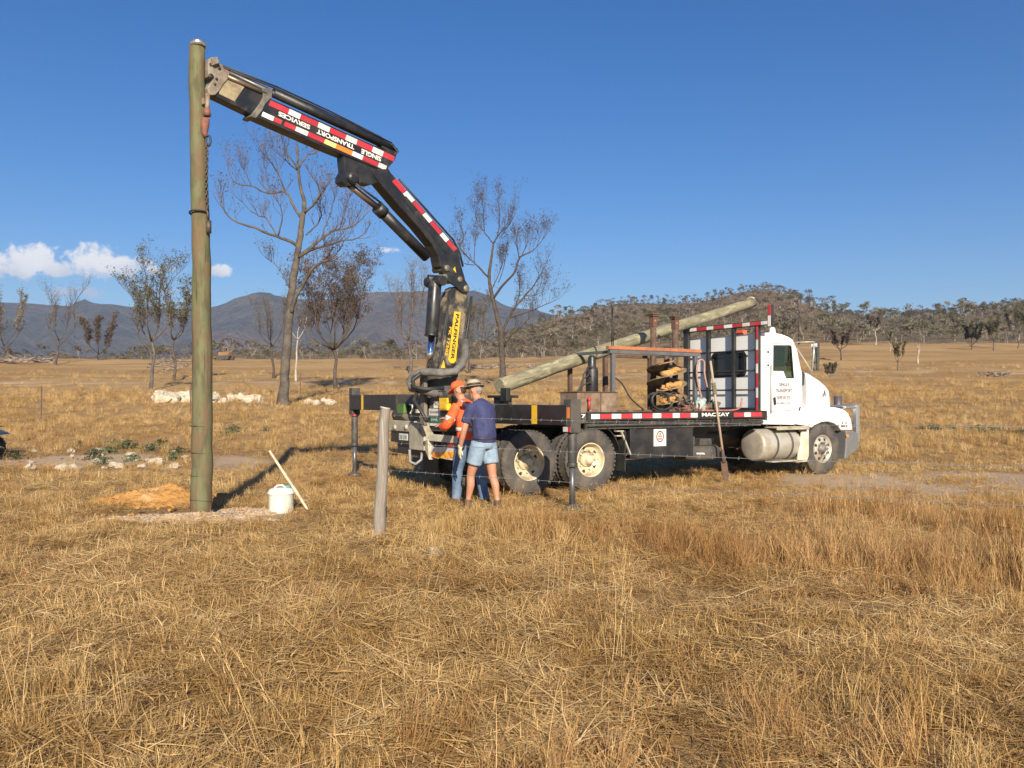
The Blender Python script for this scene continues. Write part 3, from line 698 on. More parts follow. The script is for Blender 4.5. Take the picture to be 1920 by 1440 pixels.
wild_tree('sapling', 'wispy green sapling in the middle of the right paddock', 1683, 700, 85, 645, .32, DARKBARK, LEAF_OLIVE, 32, 4, .10, .38, .0, 4)
wild_tree('dead_stump', 'bleached dead stub of a tree in the right paddock', 1721, 679, 112, 640, .12, PALEBARK, LEAF_GREY, 33, 0, .1, .6, .02, 3, 0, thick=2.6, twig=.5, tw=1)
wild_tree('paddock_tree', 'leaning grey tree at the edge of the right woodland, behind the sapling', 1669, 668, 150, 622, .3, PALEBARK, LEAF_GREY, 34, 3, .2, .35, .12, 4)
wild_tree('paddock_tree', 'dark tree standing before the woodland near the right edge of the picture', 1862, 664, 160, 600, .32, DARKBARK, LEAF_OLIVE, 35, 6, .2, .35, .0, 5)
wild_tree('paddock_tree', 'olive tree with a stout trunk cut by the right edge of the picture', 1908, 652, 175, 578, .30, BARK, LEAF_OLIVE, 36, 7, .2, .40, .0, 5)
wild_tree('paddock_tree', 'pale trunked gum standing in the woodland edge above the truck bonnet', 1642, 643, 205, 588, .3, PALEBARK, LEAF_GREY, 37, 6, .25, .45, .0, 5, thick=1.3)
wild_tree('paddock_tree', 'rounded dark tree low in front of the right woodland', 1822, 655, 165, 612, .45, DARKBARK, LEAF_OLIVE, 38, 8, .22, .25, .0, 6)
wild_tree('dry_bush', 'dry grey bush just beyond the truck bonnet', 1556, 712, 66, 684, .55, BARK, LEAF_GREY, 39, 12, .12, .15, .1, 6, cat='bush')

# ------------------------------------------------------------------ rocks, weeds, logs, pickets
ROCKW = mat('pale_limestone', (.54, .48, .36), (.40, .34, .25), 4, .85, bump=.02)
ROCKB = mat('dusty_stone', (.50, .42, .31), (.38, .30, .21), 5, .9, bump=.02)
rock_me = []
for i in range(6):
    mb = MB(); mb.blob((0, 0, .12), (.5, .42, .42), 2, .42, 1.6, i + 1, sm=False, flat=-.55); rock_me.append(mb.mesh('white_rock', ROCKW))
rr = random.Random(17)
def lay_rocks(name, label, group, spots, me_list):
    spots = sorted(spots)
    for k, (x, y, s) in enumerate(spots):
        p = onground(x, y, 6, 90); o = link(name, rr.choice(me_list)); o.location = (p.x, p.y, p.z + s * .05)
        o.rotation_euler = (rr.uniform(-.3, .3), rr.uniform(-.3, .3), rr.uniform(0, 6.3)); o.scale = (s * rr.uniform(.8, 1.3), s * rr.uniform(.8, 1.2), s * rr.uniform(.8, 1.15))
        tag(o, label % nth(k) if '%s' in label else label, 'rock', group)
sp = []
for k in range(44):
    x = rr.uniform(294, 484); sp.append((x, 757 - rr.random() ** .8 * 9, rr.uniform(.34, .80) * (1.15 if x < 356 else .9)))
lay_rocks('white_rock', 'pale limestone rock, %s from the left in the heaped row before the tallest tree', 'white rocks heaped in a row', sp, rock_me)
lay_rocks('white_rock', 'small pale rock, %s from the left in the line right of the tallest tree', 'pale rocks right of the tree', [(rr.uniform(560, 636), 759 - rr.random() * 5, rr.uniform(.18, .4)) for k in range(14)], rock_me)
rock_b = []
for i in range(5):
    mb = MB(); mb.blob((0, 0, .08), (.5, .42, .3), 2, .4, 1.8, i + 21, sm=False, flat=-.5); rock_b.append(mb.mesh('pale_stone', ROCKB))
lay_rocks('pale_stone', 'low pale stone, %s from the left among the weeds left of the pole', 'pale stones among the weeds', [(rr.uniform(55, 350), rr.uniform(846, 884), rr.uniform(.12, .34)) for k in range(22)], rock_b)
lay_rocks('lone_stone', 'single pale stone in the grass right of the fence post', None, [(817, 1041, .17)], rock_b)
WEED = leaf_mat('weed_leaves', (.062, .095, .045), (.150, .185, .105))
def weed_mesh(seed):
    r2 = random.Random(seed); V, F, T = [], [], []
    for k in range(230):
        a = r2.uniform(0, 6.28); ra = abs(r2.gauss(0, .24)); p = Vector((math.cos(a) * ra, math.sin(a) * ra, max(.02, r2.uniform(.03, .34) - ra * .3)))
        leaves_into(V, F, T, p, .02, 1, r2.uniform(.03, .07), r2)
    me = bpy.data.meshes.new('green_weed'); me.from_pydata([tuple(v) for v in V], [], F); me.materials.append(WEED); at = me.attributes.new('tint', 'FLOAT', 'POINT'); at.data.foreach_set('value', T); return me
wm = [weed_mesh(i) for i in range(4)]
def weed(x, y, sx, sz, label, group):
    p = onground(x, y, 8, 80); o = thing('green_weed', label, 'weed', p, rr.uniform(0, 6.3), group); o.scale = (sx * .85, sx * .85, sz * .8)
    tag(link('foliage', rr.choice(wm), o), kind='stuff')
for k, (x, y, s) in enumerate(sorted([(30, 862, .8), (150, 838, .7), (178, 862, 1.1), (195, 876, 1.0), (215, 838, .9), (240, 842, 1.1), (250, 866, .7), (285, 846, 1.0), (300, 838, .8), (325, 862, .7), (205, 850, .8), (335, 850, .8)])):
    weed(x, y, s, s * rr.uniform(.7, 1.1), 'grey green weed, %s from the left among the stones left of the pole' % nth(k), 'green weeds by the pole')
weed(438, 812, 1.0, 1.0, 'largest green weed in the grass just right of the upright pole', 'green weeds by the pole'); weed(423, 818, .7, .6, 'small green weed close to the right side of the upright pole', 'green weeds by the pole'); weed(500, 808, .6, .6, 'small green weed behind the stick and the white drum', 'green weeds by the pole')
for k, x in enumerate(sorted(rr.uniform(1690, 1915) for k in range(9))):
    s = rr.uniform(.5, 1.0); weed(x, 806 + rr.uniform(-3, 9), s * 1.2, s * .6, 'low green weed, %s from the left in the row right of the truck' % nth(k), 'green weeds right of the truck')
LOG = mat('weathered_log', (.115, .085, .068), (.26, .205, .165), 2.0, .9, bump=.02, rand=.25)
def log_mesh(seed):
    r2 = random.Random(seed); mb = MB(); p = Vector((-2.2, 0, .2)); pts = []
    for i in range(6): pts.append(p + Vector((i * .9, r2.gauss(0, .14), r2.gauss(0, .10))))
    mb.tube(pts, [.2, .19, .17, .15, .12, .08], 7)
    for k in range(4):
        q = pts[r2.randint(2, 5)]; e = q + Vector((r2.uniform(.2, 1.1), r2.gauss(0, .6), r2.uniform(.1, .8))); mb.tube([q, q.lerp(e, .5) + Vector((0, 0, .08)), e], [.07, .05, .02], 5)
    return mb.mesh('fallen_log', LOG)
lgm = [log_mesh(i) for i in range(5)]
def heap(label, group, spots, s0):
    for k, (x, y, rz, s) in enumerate(sorted(spots)):
        p = onground(x, y, 20, 260); o = link('fallen_log', rr.choice(lgm)); o.location = (p.x, p.y, p.z + rr.uniform(0, .35) * s0); o.rotation_euler = (rr.uniform(-.3, .3), rr.uniform(-.18, .12), rz); o.scale = (s * s0, s * s0, s * s0); tag(o, label % nth(k), 'log', group)
heap('weathered log, %s from the left in the heap at far left', 'logs in the far left heap', [(rr.uniform(4, 92), rr.uniform(678, 682), rr.choice((0, 3.1)) + rr.uniform(-.5, .5), rr.uniform(.5, .9)) for k in range(26)], 1.3)
heap('fallen log, %s from the left in the line left of the pole', 'fallen logs left of the pole', [(rr.uniform(286, 356), rr.uniform(678, 700), rr.uniform(-.5, .5), rr.uniform(.4, .7)) for k in range(12)], 1.2)
heap('fallen log, %s from the left on the rise beyond the leaning pole', 'fallen logs beyond the leaning pole', [(rr.uniform(865, 1012), rr.uniform(688, 693), rr.choice((0, 3.1)) + rr.uniform(-.4, .4), rr.uniform(.5, .8)) for k in range(15)], .85)
heap('dark branch, %s from the left in the brush heap at far right', 'branches of the right brush heap', [(rr.uniform(1842, 1895), rr.uniform(703, 708), rr.uniform(-.9, .9), rr.uniform(.22, .4)) for k in range(14)], .9)
PICK_M = mat('rusty_picket', (.16, .095, .055), (.10, .07, .05), 8, .85)
for (x, D, lab) in ((77, 31, 'rusty steel fence picket standing alone at far left'), (357, 33, 'steel fence picket touching the left side of the upright pole'), (563, 47, 'steel fence picket right of the tallest bare tree')):
    X = (x - 960) / FPX * D; mb = MB(); poly = [(-.03, -.004), (-.004, -.004), (-.004, -.03), (.004, -.03), (.004, -.004), (.03, -.004), (.03, .004), (-.03, .004)]
    mb.prism(poly, lambda p: (p[0], p[1], -.2), lambda p: (p[0], p[1], 1.25)); o = mb.build('steel_picket', PICK_M); o.location = (X, D, g1(X, D)); o.rotation_euler = (.02, .015, .4); tag(o, lab, 'fence picket', 'steel fence pickets')
# ------------------------------------------------------------------ the crane truck
BLACK = mat('black_paint', (.018, .018, .020), (.035, .033, .030), 3.0, .42, c3=(.10, .085, .065), s3=2.2, lo3=.56, hi3=.8, bump=.001)
DARKST = mat('dark_steel', (.045, .043, .040), (.08, .072, .06), 4.0, .6, c3=(.16, .125, .085), s3=3, lo3=.5, hi3=.8)
CRANEP = mat('crane_paint', (.016, .017, .020), (.030, .029, .028), 4, .42, c3=(.10, .088, .068), s3=4.5, lo3=.56, hi3=.78, bump=.0015)
WORNP = mat('worn_crane_paint', (.020, .020, .022), (.05, .045, .04), 3.0, .45, c3=(.25, .20, .125), s3=2.6, lo3=.49, hi3=.64)
RUSTG = mat('rusty_grey_steel', (.30, .26, .20), (.20, .165, .125), 6, .75, metal=.2, bump=.004, c3=(.20, .095, .05), s3=5, lo3=.5, hi3=.7)
WHITE = mat('white_truck_paint', (.80, .80, .78), (.77, .765, .74), 1.2, .30, coat=.35, lo=.45, hi=.8)
BEIGE = mat('dusty_beige_steel', (.40, .365, .28), (.31, .275, .20), 5, .7, c3=(.22, .18, .12), s3=4)
ALLOY = mat('dusty_alloy', (.50, .47, .40), (.40, .37, .31), 4, .5, metal=.35, c3=(.36, .30, .21), s3=2)
CHROME = mat('chrome', (.75, .75, .77), (.7, .7, .72), 4, .12, metal=1.0)
REDT = mat('red_tape', (.52, .030, .045), (.40, .04, .045), 8, .42, c3=(.30, .10, .08), s3=9, lo3=.52, hi3=.75, rand=.14)
WHT = mat('white_tape', (.74, .73, .68), (.64, .62, .57), 8, .42, c3=(.45, .41, .34), s3=9, lo3=.55, hi3=.78, rand=.12)
YELT = mat('yellow_tape', (.80, .66, .22), (.78, .6, .2), 8, .4)
ORGT = mat('orange_tape', (.85, .23, .03), (.8, .2, .03), 8, .4)
YELLOW = mat('yellow_decal', (.80, .50, .03), (.74, .45, .03), 8, .45)
TYRE = mat('tyre_rubber', (.050, .046, .042), (.085, .076, .064), 4, .85, c3=(.14, .115, .085), s3=2.5, lo3=.45, hi3=.75, bump=.002)
RIM = mat('cream_rim', (.60, .52, .36), (.48, .40, .26), 6, .5, c3=(.30, .235, .15), s3=5)
RIMD = mat('dark_rim', (.20, .185, .16), (.13, .115, .10), 6, .55)
GLASS = None
def glass_mat(name, tint, rough=.02):
    m = bpy.data.materials.new(name); m.use_nodes = True; t = m.node_tree; t.nodes.clear(); g = NG(t)
    out = g.n('ShaderNodeOutputMaterial'); tr = g.n('ShaderNodeBsdfTransparent'); tr.inputs[0].default_value = (*tint, 1)
    gl = g.n('ShaderNodeBsdfGlossy'); gl.inputs['Roughness'].default_value = rough; gl.inputs[0].default_value = (.9, .95, .95, 1)
    mx = g.n('ShaderNodeMixShader'); mx.inputs[0].default_value = .10; g.link(tr.outputs[0], mx.inputs[1]); g.link(gl.outputs[0], mx.inputs[2]); g.link(mx.outputs[0], out.inputs[0])
    MATS[name] = m; return m
GLASS = glass_mat('tinted_glass', (.42, .50, .36)); DGLASS = mat('dark_glass', (.012, .014, .018), (.016, .018, .022), 3, .08, spec=.6)
RUST = mat('rusty_steel', (.115, .065, .042), (.075, .048, .034), 6, .85, c3=(.19, .125, .085), s3=4, bump=.003)
ORUST = mat('orange_painted_rail', (.44, .155, .06), (.30, .115, .055), 7, .7, c3=(.25, .12, .06), s3=8)
TAN = mat('rust_stained_box', (.21, .15, .10), (.13, .08, .052), 4, .85, c3=(.28, .215, .15), s3=3)
HOSE = mat('grey_hose_sleeve', (.15, .14, .125), (.10, .095, .085), 9, .85, bump=.006, bscale=60, c3=(.21, .19, .16), s3=4)
RUBBER = mat('black_rubber', (.02, .02, .02), (.035, .033, .03), 6, .6)
CLAY = mat('ochre_clay', (.50, .27, .085), (.40, .20, .06), 6, .95, bump=.02, c3=(.58, .40, .2), s3=3)
GREEND = mat('green_decal', (.03, .14, .09), (.03, .12, .08), 5, .5)

TO = Vector((1.33, 14.2, 0)); TA = math.radians(32.0); th, tn = Vector((math.cos(TA), math.sin(TA), 0)), Vector((-math.sin(TA), math.cos(TA), 0))
truck = thing('crane_truck', 'white cab flatbed truck with black loader crane, parked with its tail towards the pole', 'truck', TO, TA)
Mt = Matrix.Translation(TO) @ Matrix.Rotation(TA, 4, 'Z'); Mti = Mt.inverted()
def T(x, y, v):
    """(u along the truck, z) of a photograph pixel on the truck plane v = const (v: metres in from the near tyre face)"""
    a = (x - 960) / FPX
    u = (a * (TO.y + v * tn.y) - TO.x - v * tn.x) / (th.x - a * th.y)
    D = TO.y + u * th.y + v * tn.y
    return (u, CAMH + (HOR - y) / FPX * D)
def V_(x, y, u):
    """(v across the truck, z) of a pixel on the truck plane u = const"""
    a = (x - 960) / FPX
    v = (TO.x + u * th.x - a * (TO.y + u * th.y)) / (a * tn.y - tn.x)
    D = TO.y + u * th.y + v * tn.y
    return (v, CAMH + (HOR - y) / FPX * D)
def side(mb, poly, v0, v1, mi=0, holes=()): return mb.prism(poly, lambda p: (p[0], v0, p[1]), lambda p: (p[0], v1, p[1]), mi, holes)
def cross(mb, poly, u0, u1, mi=0, holes=()): return mb.prism(poly, lambda p: (u0, p[0], p[1]), lambda p: (u1, p[0], p[1]), mi, holes)
def rrect(x0, x1, y0, y1, r, n=5):
    out = []
    for cx, cy, a0 in ((x1 - r, y1 - r, 0), (x0 + r, y1 - r, 90), (x0 + r, y0 + r, 180), (x1 - r, y0 + r, 270)):
        for i in range(n + 1): a = math.radians(a0 + 90 * i / n); out.append((cx + r * math.cos(a), cy + r * math.sin(a)))
    return out

# chassis
mb = MB(); mb.box(-2.35, 6.5, .78, .88, .72, 1.02); mb.box(-2.35, 6.5, 1.62, 1.72, .72, 1.02)
for u in (-2.3, -.6, .6, 1.9, 3.2, 4.6, 6.3): mb.box(u - .05, u + .05, .88, 1.62, .76, .98)
mb.tube([(0, .3, .52), (0, 2.2, .52)], .09, 10); mb.tube([(-1.22, .3, .52), (-1.22, 2.2, .52)], .09, 10); mb.tube([(5.97, .3, .52), (5.97, 2.2, .52)], .07, 10)
mb.blob((0, 1.25, .54), (.24, .24, .24), 2, .0); mb.blob((-1.22, 1.25, .54), (.24, .24, .24), 2, .0); mb.tube([(.2, 1.25, .56), (4.3, 1.25, .75)], .06, 8)
mb.box(4.2, 6.2, .95, 1.55, .55, 1.05)
mb.build('chassis', BLACK, truck, .01)
# deck
mb = MB(); mb.box(-1.35, 4.27, .03, 2.47, 1.13, 1.30); deck = mb.build('deck', DARKST, truck, .008)
mb = MB(); mb.box(-.10, 4.19, -.02, .028, 1.175, 1.318); mb.build('side_rail', BLACK, deck, .006)
mb = MB(); mb.box(-.10, 4.10, .04, .09, 1.03, 1.12)
for u in np.arange(.05, 4.1, .45): mb.box(u, u + .05, .045, 2.4, 1.02, 1.128)
mb.build('under_rail', DARKST, deck)
mb = MB(); mb.tube([(-.1, -.03, 1.10), (4.1, -.03, 1.10)], .012, 6); mb.build('rope_rail', DARKST, deck)
for u in np.arange(.1, 4.1, .45):
    mb = MB(); mb.box(u, u + .012, -.028, .03, 1.10, 1.172); mb.build('rail_bracket', DARKST, deck)
tz = [(45, 130, 'W'), (130, 250, 'R'), (250, 345, 'W'), (345, 460, 'R'), (460, 550, 'W'), (550, 660, 'R'), (660, 745, 'W'), (745, 860, 'R'), (860, 930, 'W'), (930, 1040, 'R'), (1040, 1110, 'W'), (1470, 1575, 'R'), (1575, 1640, 'W'), (1640, 1752, 'R')]
for a, b, c in tz:
    u0 = T(1100 + a / 5.333, 780, -.02)[0]; u1 = T(1100 + b / 5.333, 780, -.02)[0]
    mb = MB(); mb.box(u0, u1 - .004, -.026, -.0205, 1.205, 1.285); mb.build('reflective_tape', REDT if c == 'R' else WHT, deck)
def side_text(name, s, x0, x1, y0, y1, v, m, parent, bold=.02):
    u0, z0 = T(x0, y1, v); u1, z1 = T(x1, y0, v)
    return lettering(name, s, ((u0 + u1) / 2, v, (z0 + z1) / 2), (1, 0, 0), (0, 0, 1), abs(u1 - u0), abs(z1 - z0), m, parent, 'C', bold)
side_text('lettering', 'MACKAY', 1316, 1368, 773.5, 781, -.0215, WHT, deck, .035)
side_text('lettering', '17', 1085, 1098, 776.5, 784, -.0215, WHT, deck, .03)
# wheels
def wheel_part(kind):
    prof = [(.285, .03), (.30, .012), (.36, .0), (.44, .006), (.49, .022), (.513, .045), (.52, .065)]
    for k in range(4):
        h = .085 + k * .034; prof += [(.521, h), (.508, h + .002), (.508, h + .010), (.521, h + .012)]
    prof += [(.52, .225), (.513, .245), (.49, .262), (.44, .275), (.36, .28), (.30, .27), (.285, .25)]
    ty = MB(); ty.lathe(prof, (0, 0, 0), (0, 1, 0), 44, closed=True)
    for k in range(44):                                    # shoulder lugs
        a = 2 * math.pi * (k + .5) / 44; c, s_ = math.cos(a), math.sin(a)
        for h in (.035, .235): ty.obox((c * .512, h + .01, s_ * .512), (c * .012, 0, s_ * .012), (0, .018, 0), (-s_ * .022, 0, c * .022))
    rm = MB(); hb = MB()
    if kind == 'dual':
        rm.lathe([(.292, .032), (.285, .022), (.272, .024), (.262, .05), (.255, .11), (.225, .145), (.19, .155), (.13, .16), (.13, .17), (.26, .19), (.285, .24)], (0, 0, 0), (0, 1, 0), 36, cap=False)
        hb.lathe([(.0, .03), (.06, .03), (.075, .045), (.078, .10), (.10, .115), (.115, .13), (.135, .165)], (0, 0, 0), (0, 1, 0), 20)
        nr, nh = .165, .145
    else:
        rm.lathe([(.292, .032), (.285, .022), (.272, .026), (.262, .06), (.245, .075), (.20, .045), (.16, .03), (.12, .03), (.12, .06), (.26, .14), (.285, .24)], (0, 0, 0), (0, 1, 0), 36, cap=False)
        hb.lathe([(.0, -.035), (.05, -.035), (.07, -.02), (.075, .015), (.105, .022), (.105, .04)], (0, 0, 0), (0, 1, 0), 20)
        nr, nh = .14, .026
    for k in range(10):
        a = 2 * math.pi * k / 10; hb.tube([(math.cos(a) * nr, nh + .02, math.sin(a) * nr), (math.cos(a) * nr, nh - .03, math.sin(a) * nr)], .014, 6)
    ho = MB()
    for k in range(5 if kind == 'dual' else 8):
        a = 2 * math.pi * (k + .5) / (5 if kind == 'dual' else 8); rad = .212 if kind == 'dual' else .20; dep = .146 if kind == 'dual' else .040
        ho.lathe([(0, -.004), (.030, -.004), (.033, .01)], (math.cos(a) * rad, dep, math.sin(a) * rad), (0, 1, 0), 10)
    w_ = rm.build('wheel', RIM if kind == 'dual' else ALLOY, truck); ty.build('tyre', TYRE, w_); hb.build('hub', RIM if kind == 'dual' else RIMD, w_); ho.build('hand_hole', RUBBER, w_)
    return w_
wd = wheel_part('dual'); wd.location = (0, 0, .52)
for (u, v, r) in ((-1.22, 0, 0), (0, .60, 180), (-1.22, .60, 180), (0, 2.5, 180), (-1.22, 2.5, 180), (0, 1.9, 0), (-1.22, 1.9, 0)):
    c = copy_tree(wd, truck); c.location = (u, v, .52); c.rotation_euler = (0, R.uniform(0, 3), math.radians(r))
ws = wheel_part('single'); ws.location = (5.97, .06, .52)
c = copy_tree(ws, truck); c.location = (5.97, 2.44, .52); c.rotation_euler = (0, .4, math.pi)
# mudguards and flaps
def guard(uc, a0, a1, r, v0, v1, name, m):
    out = [(uc + r * math.cos(math.radians(a)), .52 + r * math.sin(math.radians(a))) for a in np.linspace(a0, a1, 12)]
    inn = [(uc + (r - .015) * math.cos(math.radians(a)), .52 + (r - .015) * math.sin(math.radians(a))) for a in np.linspace(a1, a0, 12)]
    mb = MB(); side(mb, out + inn, v0, v1); return mb.build(name, m, truck)
guard(0, 12, 62, .64, .03, .6, 'mudguard', BLACK)
mb = MB(); mb.box(-1.90, -1.88, .0, .62, .22, .98); mb.build('mudflap', RUBBER, truck); mb = MB(); mb.box(-1.90, -1.88, 1.88, 2.48, .22, .98); mb.build('mudflap', RUBBER, truck)
mb = MB(); mb.box(.70, .72, .0, .60, .30, 1.0); mb.build('mudflap', RUBBER, truck)
mb = MB(); mb.obox((.74, .02, .78), (.10, 0, -.20), (0, .02, 0), (.012, 0, .006)); mb.build('guard_stay', BEIGE, truck)
mb = MB(); mb.box(.55, .72, .02, .10, .98, 1.0); mb.box(.55, .72, .02, .10, .90, .92); mb.build('number_bracket', BEIGE, truck)
# side tool locker and its sticker
u0, z0 = T(1182, 857, .05); u1, z1 = T(1300, 802, .05)
mb = MB(); mb.box(u0, u1, .05, .62, .50, 1.02); lock = mb.build('tool_locker', BLACK, truck, .012)
s0, zt = T(1226, 805, .04); s1, zb = T(1249, 836, .04)
mb = MB(); mb.box(s0, s1, .040, .0485, zb, zt); stk = mb.build('sticker', WHT, lock)
cu_, cz_ = (s0 + s1) / 2, (zb + zt) / 2 + .02
mb = MB(); ring = [(cu_ + .085 * math.cos(q), cz_ + .10 * math.sin(q)) for q in np.linspace(0, 6.283, 29)[:-1]]; inn = [(cu_ + .068 * math.cos(q), cz_ + .082 * math.sin(q)) for q in np.linspace(0, 6.283, 29)[:-1]]
side(mb, ring, .036, .0395, 0, [inn]); mb.build('sticker_ring', BLACK, lock)
mb = MB(); mb.lathe([(0, 0), (.018, 0), (.018, .003)], (cu_, .036, cz_ + .048), (0, 1, 0), 12); mb.build('sticker_mark', REDT, lock)
lettering('sticker_lettering', 'TRUCK', (cu_, .0385, cz_ + .004), (1, 0, 0), (0, 0, 1), .10, .036, REDT, lock, 'C', .03); lettering('sticker_lettering', 'SAFE', (cu_, .0385, cz_ - .042), (1, 0, 0), (0, 0, 1), .085, .034, REDT, lock, 'C', .03)
# spare wheel under the deck, air tank, fuel tank, steps
mb = MB(); mb.lathe([(.27, .02), (.33, 0), (.45, .0), (.50, .03), (.52, .06), (.51, .10), (.52, .14), (.52, .20), (.50, .24), (.45, .27), (.33, .27), (.27, .25)], (2.85, .62, .40), (0, 0, 1), 36, closed=True)
sw = mb.build('spare_wheel', TYRE, truck)
mb = MB(); mb.lathe([(.27, .05), (.15, .14), (.0, .14)], (2.85, .62, .40), (0, 0, 1), 24); mb.build('rim', RIMD, sw)
lettering('tyre_lettering', 'RADIAL', (2.62, .143, .535), (1, -.45, 0), (0, 0, 1), .16, .035, WHT, sw, 'C', .03)
mb = MB(); mb.tube([(2.85, .62, .66), (2.85, .62, 1.02)], .03, 8); mb.box(2.5, 2.62, .3, .4, .68, .84); mb.box(2.7, 3.05, .25, .6, .68, .80); mb.build('spare_carrier', DARKST, truck)
mb = MB(); mb.lathe([(0, -.09), (.10, -.075), (.17, -.03), (.20, .03), (.20, .85), (.17, .91), (.1, .95), (0, .96)], (3.42, .95, .80), (1, 0, 0), 24); mb.build('air_tank', BLACK, truck)
tu, tzc = 4.21, .635
mb = MB(); mb.lathe([(0, -.035), (.16, -.028), (.26, -.012), (.295, .0), (.312, .03), (.315, .06), (.315, 1.05), (.30, 1.09), (0, 1.11)], (tu, .36, tzc), (1, 0, 0), 40); tank = mb.build('fuel_tank', ALLOY, truck)
for du in (.36, .78):
    mb = MB(); mb.lathe([(.316, 0), (.324, 0), (.324, .05), (.316, .05)], (tu + du, .36, tzc), (1, 0, 0), 40, closed=True); mb.build('tank_strap', DARKST, tank)
mb = MB(); mb.box(4.55, 5.50, .03, .36, .965, .995); mb.box(4.55, 5.50, .03, .06, .93, .965); mb.box(4.40, 5.30, .02, .20, .305, .33); st = mb.build('step_plate', BEIGE, truck, .006)
mb = MB(); side(mb, [(5.16, .30), (5.45, .30), (5.50, .40), (5.50, .93), (5.30, .93)], .045, .085); side(mb, [(5.12, .28), (5.46, .28), (5.46, .31), (5.12, .31)], .045, .3); mb.build('step_skirt', mat('dusty_cream_panel', (.60, .55, .44), (.48, .42, .31), 3, .6), truck, .01)
mb = MB(); mb.box(5.20, 5.42, .035, .06, .89, .925); mb.build('grab_slot', RUBBER, truck)

# cab
cs = .20                                                   # cab side plane
cab_pts = [T(x, y, cs) for x, y in ((1428, 624), (1428, 796), (1497, 797), (1504, 770), (1504, 699), (1500, 684), (1494, 655), (1489, 643), (1486, 637), (1478, 631.5), (1466, 627), (1448, 623.5))]
win = [T(x, y, cs) for x, y in ((1451, 648.5), (1450.5, 694.5), (1469, 695), (1474, 708), (1488, 708), (1485, 668), (1483.5, 650), (1481, 648.5))]
cab = bpy.data.objects.new('cab', None)
mb = MB(); side(mb, cab_pts, cs, cs + .05, 0, [win]); side(mb, cab_pts, 2.30, 2.25, 0, [win])
bu, bt = cab_pts[0]
cab_top = max(p[1] for p in cab_pts)
# roof and rear wall
roof = [cab_pts[i] for i in (0, 11, 10, 9, 8)]
under = [(u - (0 if i else -.04), z - .05) for i, (u, z) in enumerate(roof)]
side(mb, roof + under[::-1], cs + .001, 2.299)
rw_ = rrect(.62, 1.50, 2.02, 2.47, .10)
cross(mb, [(cs + .002, cab_pts[1][1]), (2.298, cab_pts[1][1]), (2.298, bt - .002), (cs + .002, bt - .002)], bu + .001, bu + .045, 0, [rw_])
mb.box(bu + .05, cab_pts[3][0] - .03, cs + .05, 2.25, cab_pts[1][1], cab_pts[1][1] + .05)
cab = mb.build('cab', WHITE, truck, .018, seg=3)
side_in = lambda poly, k: [(lerp(sum(p[0] for p in poly) / len(poly), p[0], k), lerp(sum(p[1] for p in poly) / len(poly), p[1], k)) for p in poly]
mb = MB(); side(mb, side_in(win, 1.02), cs + .018, cs + .024); wo1 = mb.build('side_window', GLASS, cab)
mb = MB(); side(mb, side_in(win, 1.05), cs - .004, cs + .012, 0, [side_in(win, .955)]); mb.build('window_seal', RUBBER, cab)
mb = MB(); side(mb, side_in(win, 1.02), 2.27, 2.276); mb.build('side_window', GLASS, cab)
mb = MB(); cross(mb, rrect(.61, 1.51, 2.01, 2.48, .10), bu + .012, bu + .018); rwin = mb.build('rear_window', DGLASS, cab)
mb = MB(); cross(mb, rrect(.585, 1.535, 1.985, 2.505, .12), bu - .012, bu + .010, 0, [rrect(.63, 1.49, 2.03, 2.46, .09)]); mb.build('window_seal', RUBBER, cab)
a_, b_ = cab_pts[8], cab_pts[5]
mb = MB(); side(mb, [(a_[0] - .02, a_[1] - .04), (a_[0], a_[1] - .04), (b_[0] + .01, b_[1] - .02), (b_[0] - .01, b_[1] - .02)], cs + .06, 2.24); mb.build('windscreen', GLASS, cab)
mb = MB(); mb.box(4.40, 4.52, .45, 1.0, 1.4, 2.15); mb.box(4.40, 4.85, .45, 1.0, 1.4, 1.75); mb.box(4.40, 4.52, 1.5, 2.05, 1.4, 2.15); mb.box(5.0, 5.2, .3, 2.2, 1.35, 1.92); mb.build('seats_and_dash', mat('grey_trim', (.05, .05, .052), None, 4, .8), cab, .03)
mb = MB(); mb.lathe([(.19, -.012), (.202, 0), (.19, .012), (.178, 0)], (4.93, .72, 2.02), (-.8, 0, .6), 24, closed=True); mb.build('steering_wheel', RUBBER, cab)
# door: raised panel lines, handle, vents, lettering
dx0, dx1 = T(1446, 700, cs)[0], T(1500, 700, cs)[0]
GAP = mat('panel_gap', (.07, .07, .07), None, 5, .7)
d_out = [T(x, y, cs) for x, y in ((1445.5, 643), (1445.5, 772), (1494, 769), (1503, 730), (1502.5, 702), (1496, 672), (1489, 645))]
mb = MB(); side(mb, d_out, cs - .0035, cs - .0006, 0, [side_in(d_out, .985)]); door = mb.build('door_seam', GAP, cab)
mb = MB(); u_, z_ = T(1451.5, 752, cs); mb.obox((u_, cs - .015, z_), (.028, 0, .01), (0, .014, 0), (-.012, 0, .075)); mb.build('door_handle', RUBBER, cab, .008)
mb = MB(); ua, za = T(1445.5, 684, cs); ub, zb2 = T(1445, 775, cs); mb.tube([(ua - .02, cs - .03, za), (ub - .02, cs - .03, zb2)], .013, 8); mb.build('grab_rail', ALLOY, cab)
for y_ in (660, 685):
    u_, z_ = T(1440, y_, cs); mb = MB(); mb.lathe([(0, -.012), (.022, -.012), (.026, .004)], (u_, cs, z_), (0, 1, 0), 12); mb.build('side_lamp', RUBBER, cab)
for (xa, ya, xb, yb) in ((1500, 763, 1496, 775), (1507, 784, 1500, 798)):
    (ua, za), (ub, zb2) = T(xa, ya, cs - .02), T(xb, yb, cs - .02); mb = MB(); mb.tube([(ua, cs - .03, za), (ub, cs - .03, zb2)], .014, 8); mb.build('grab_handle', RUBBER, cab)
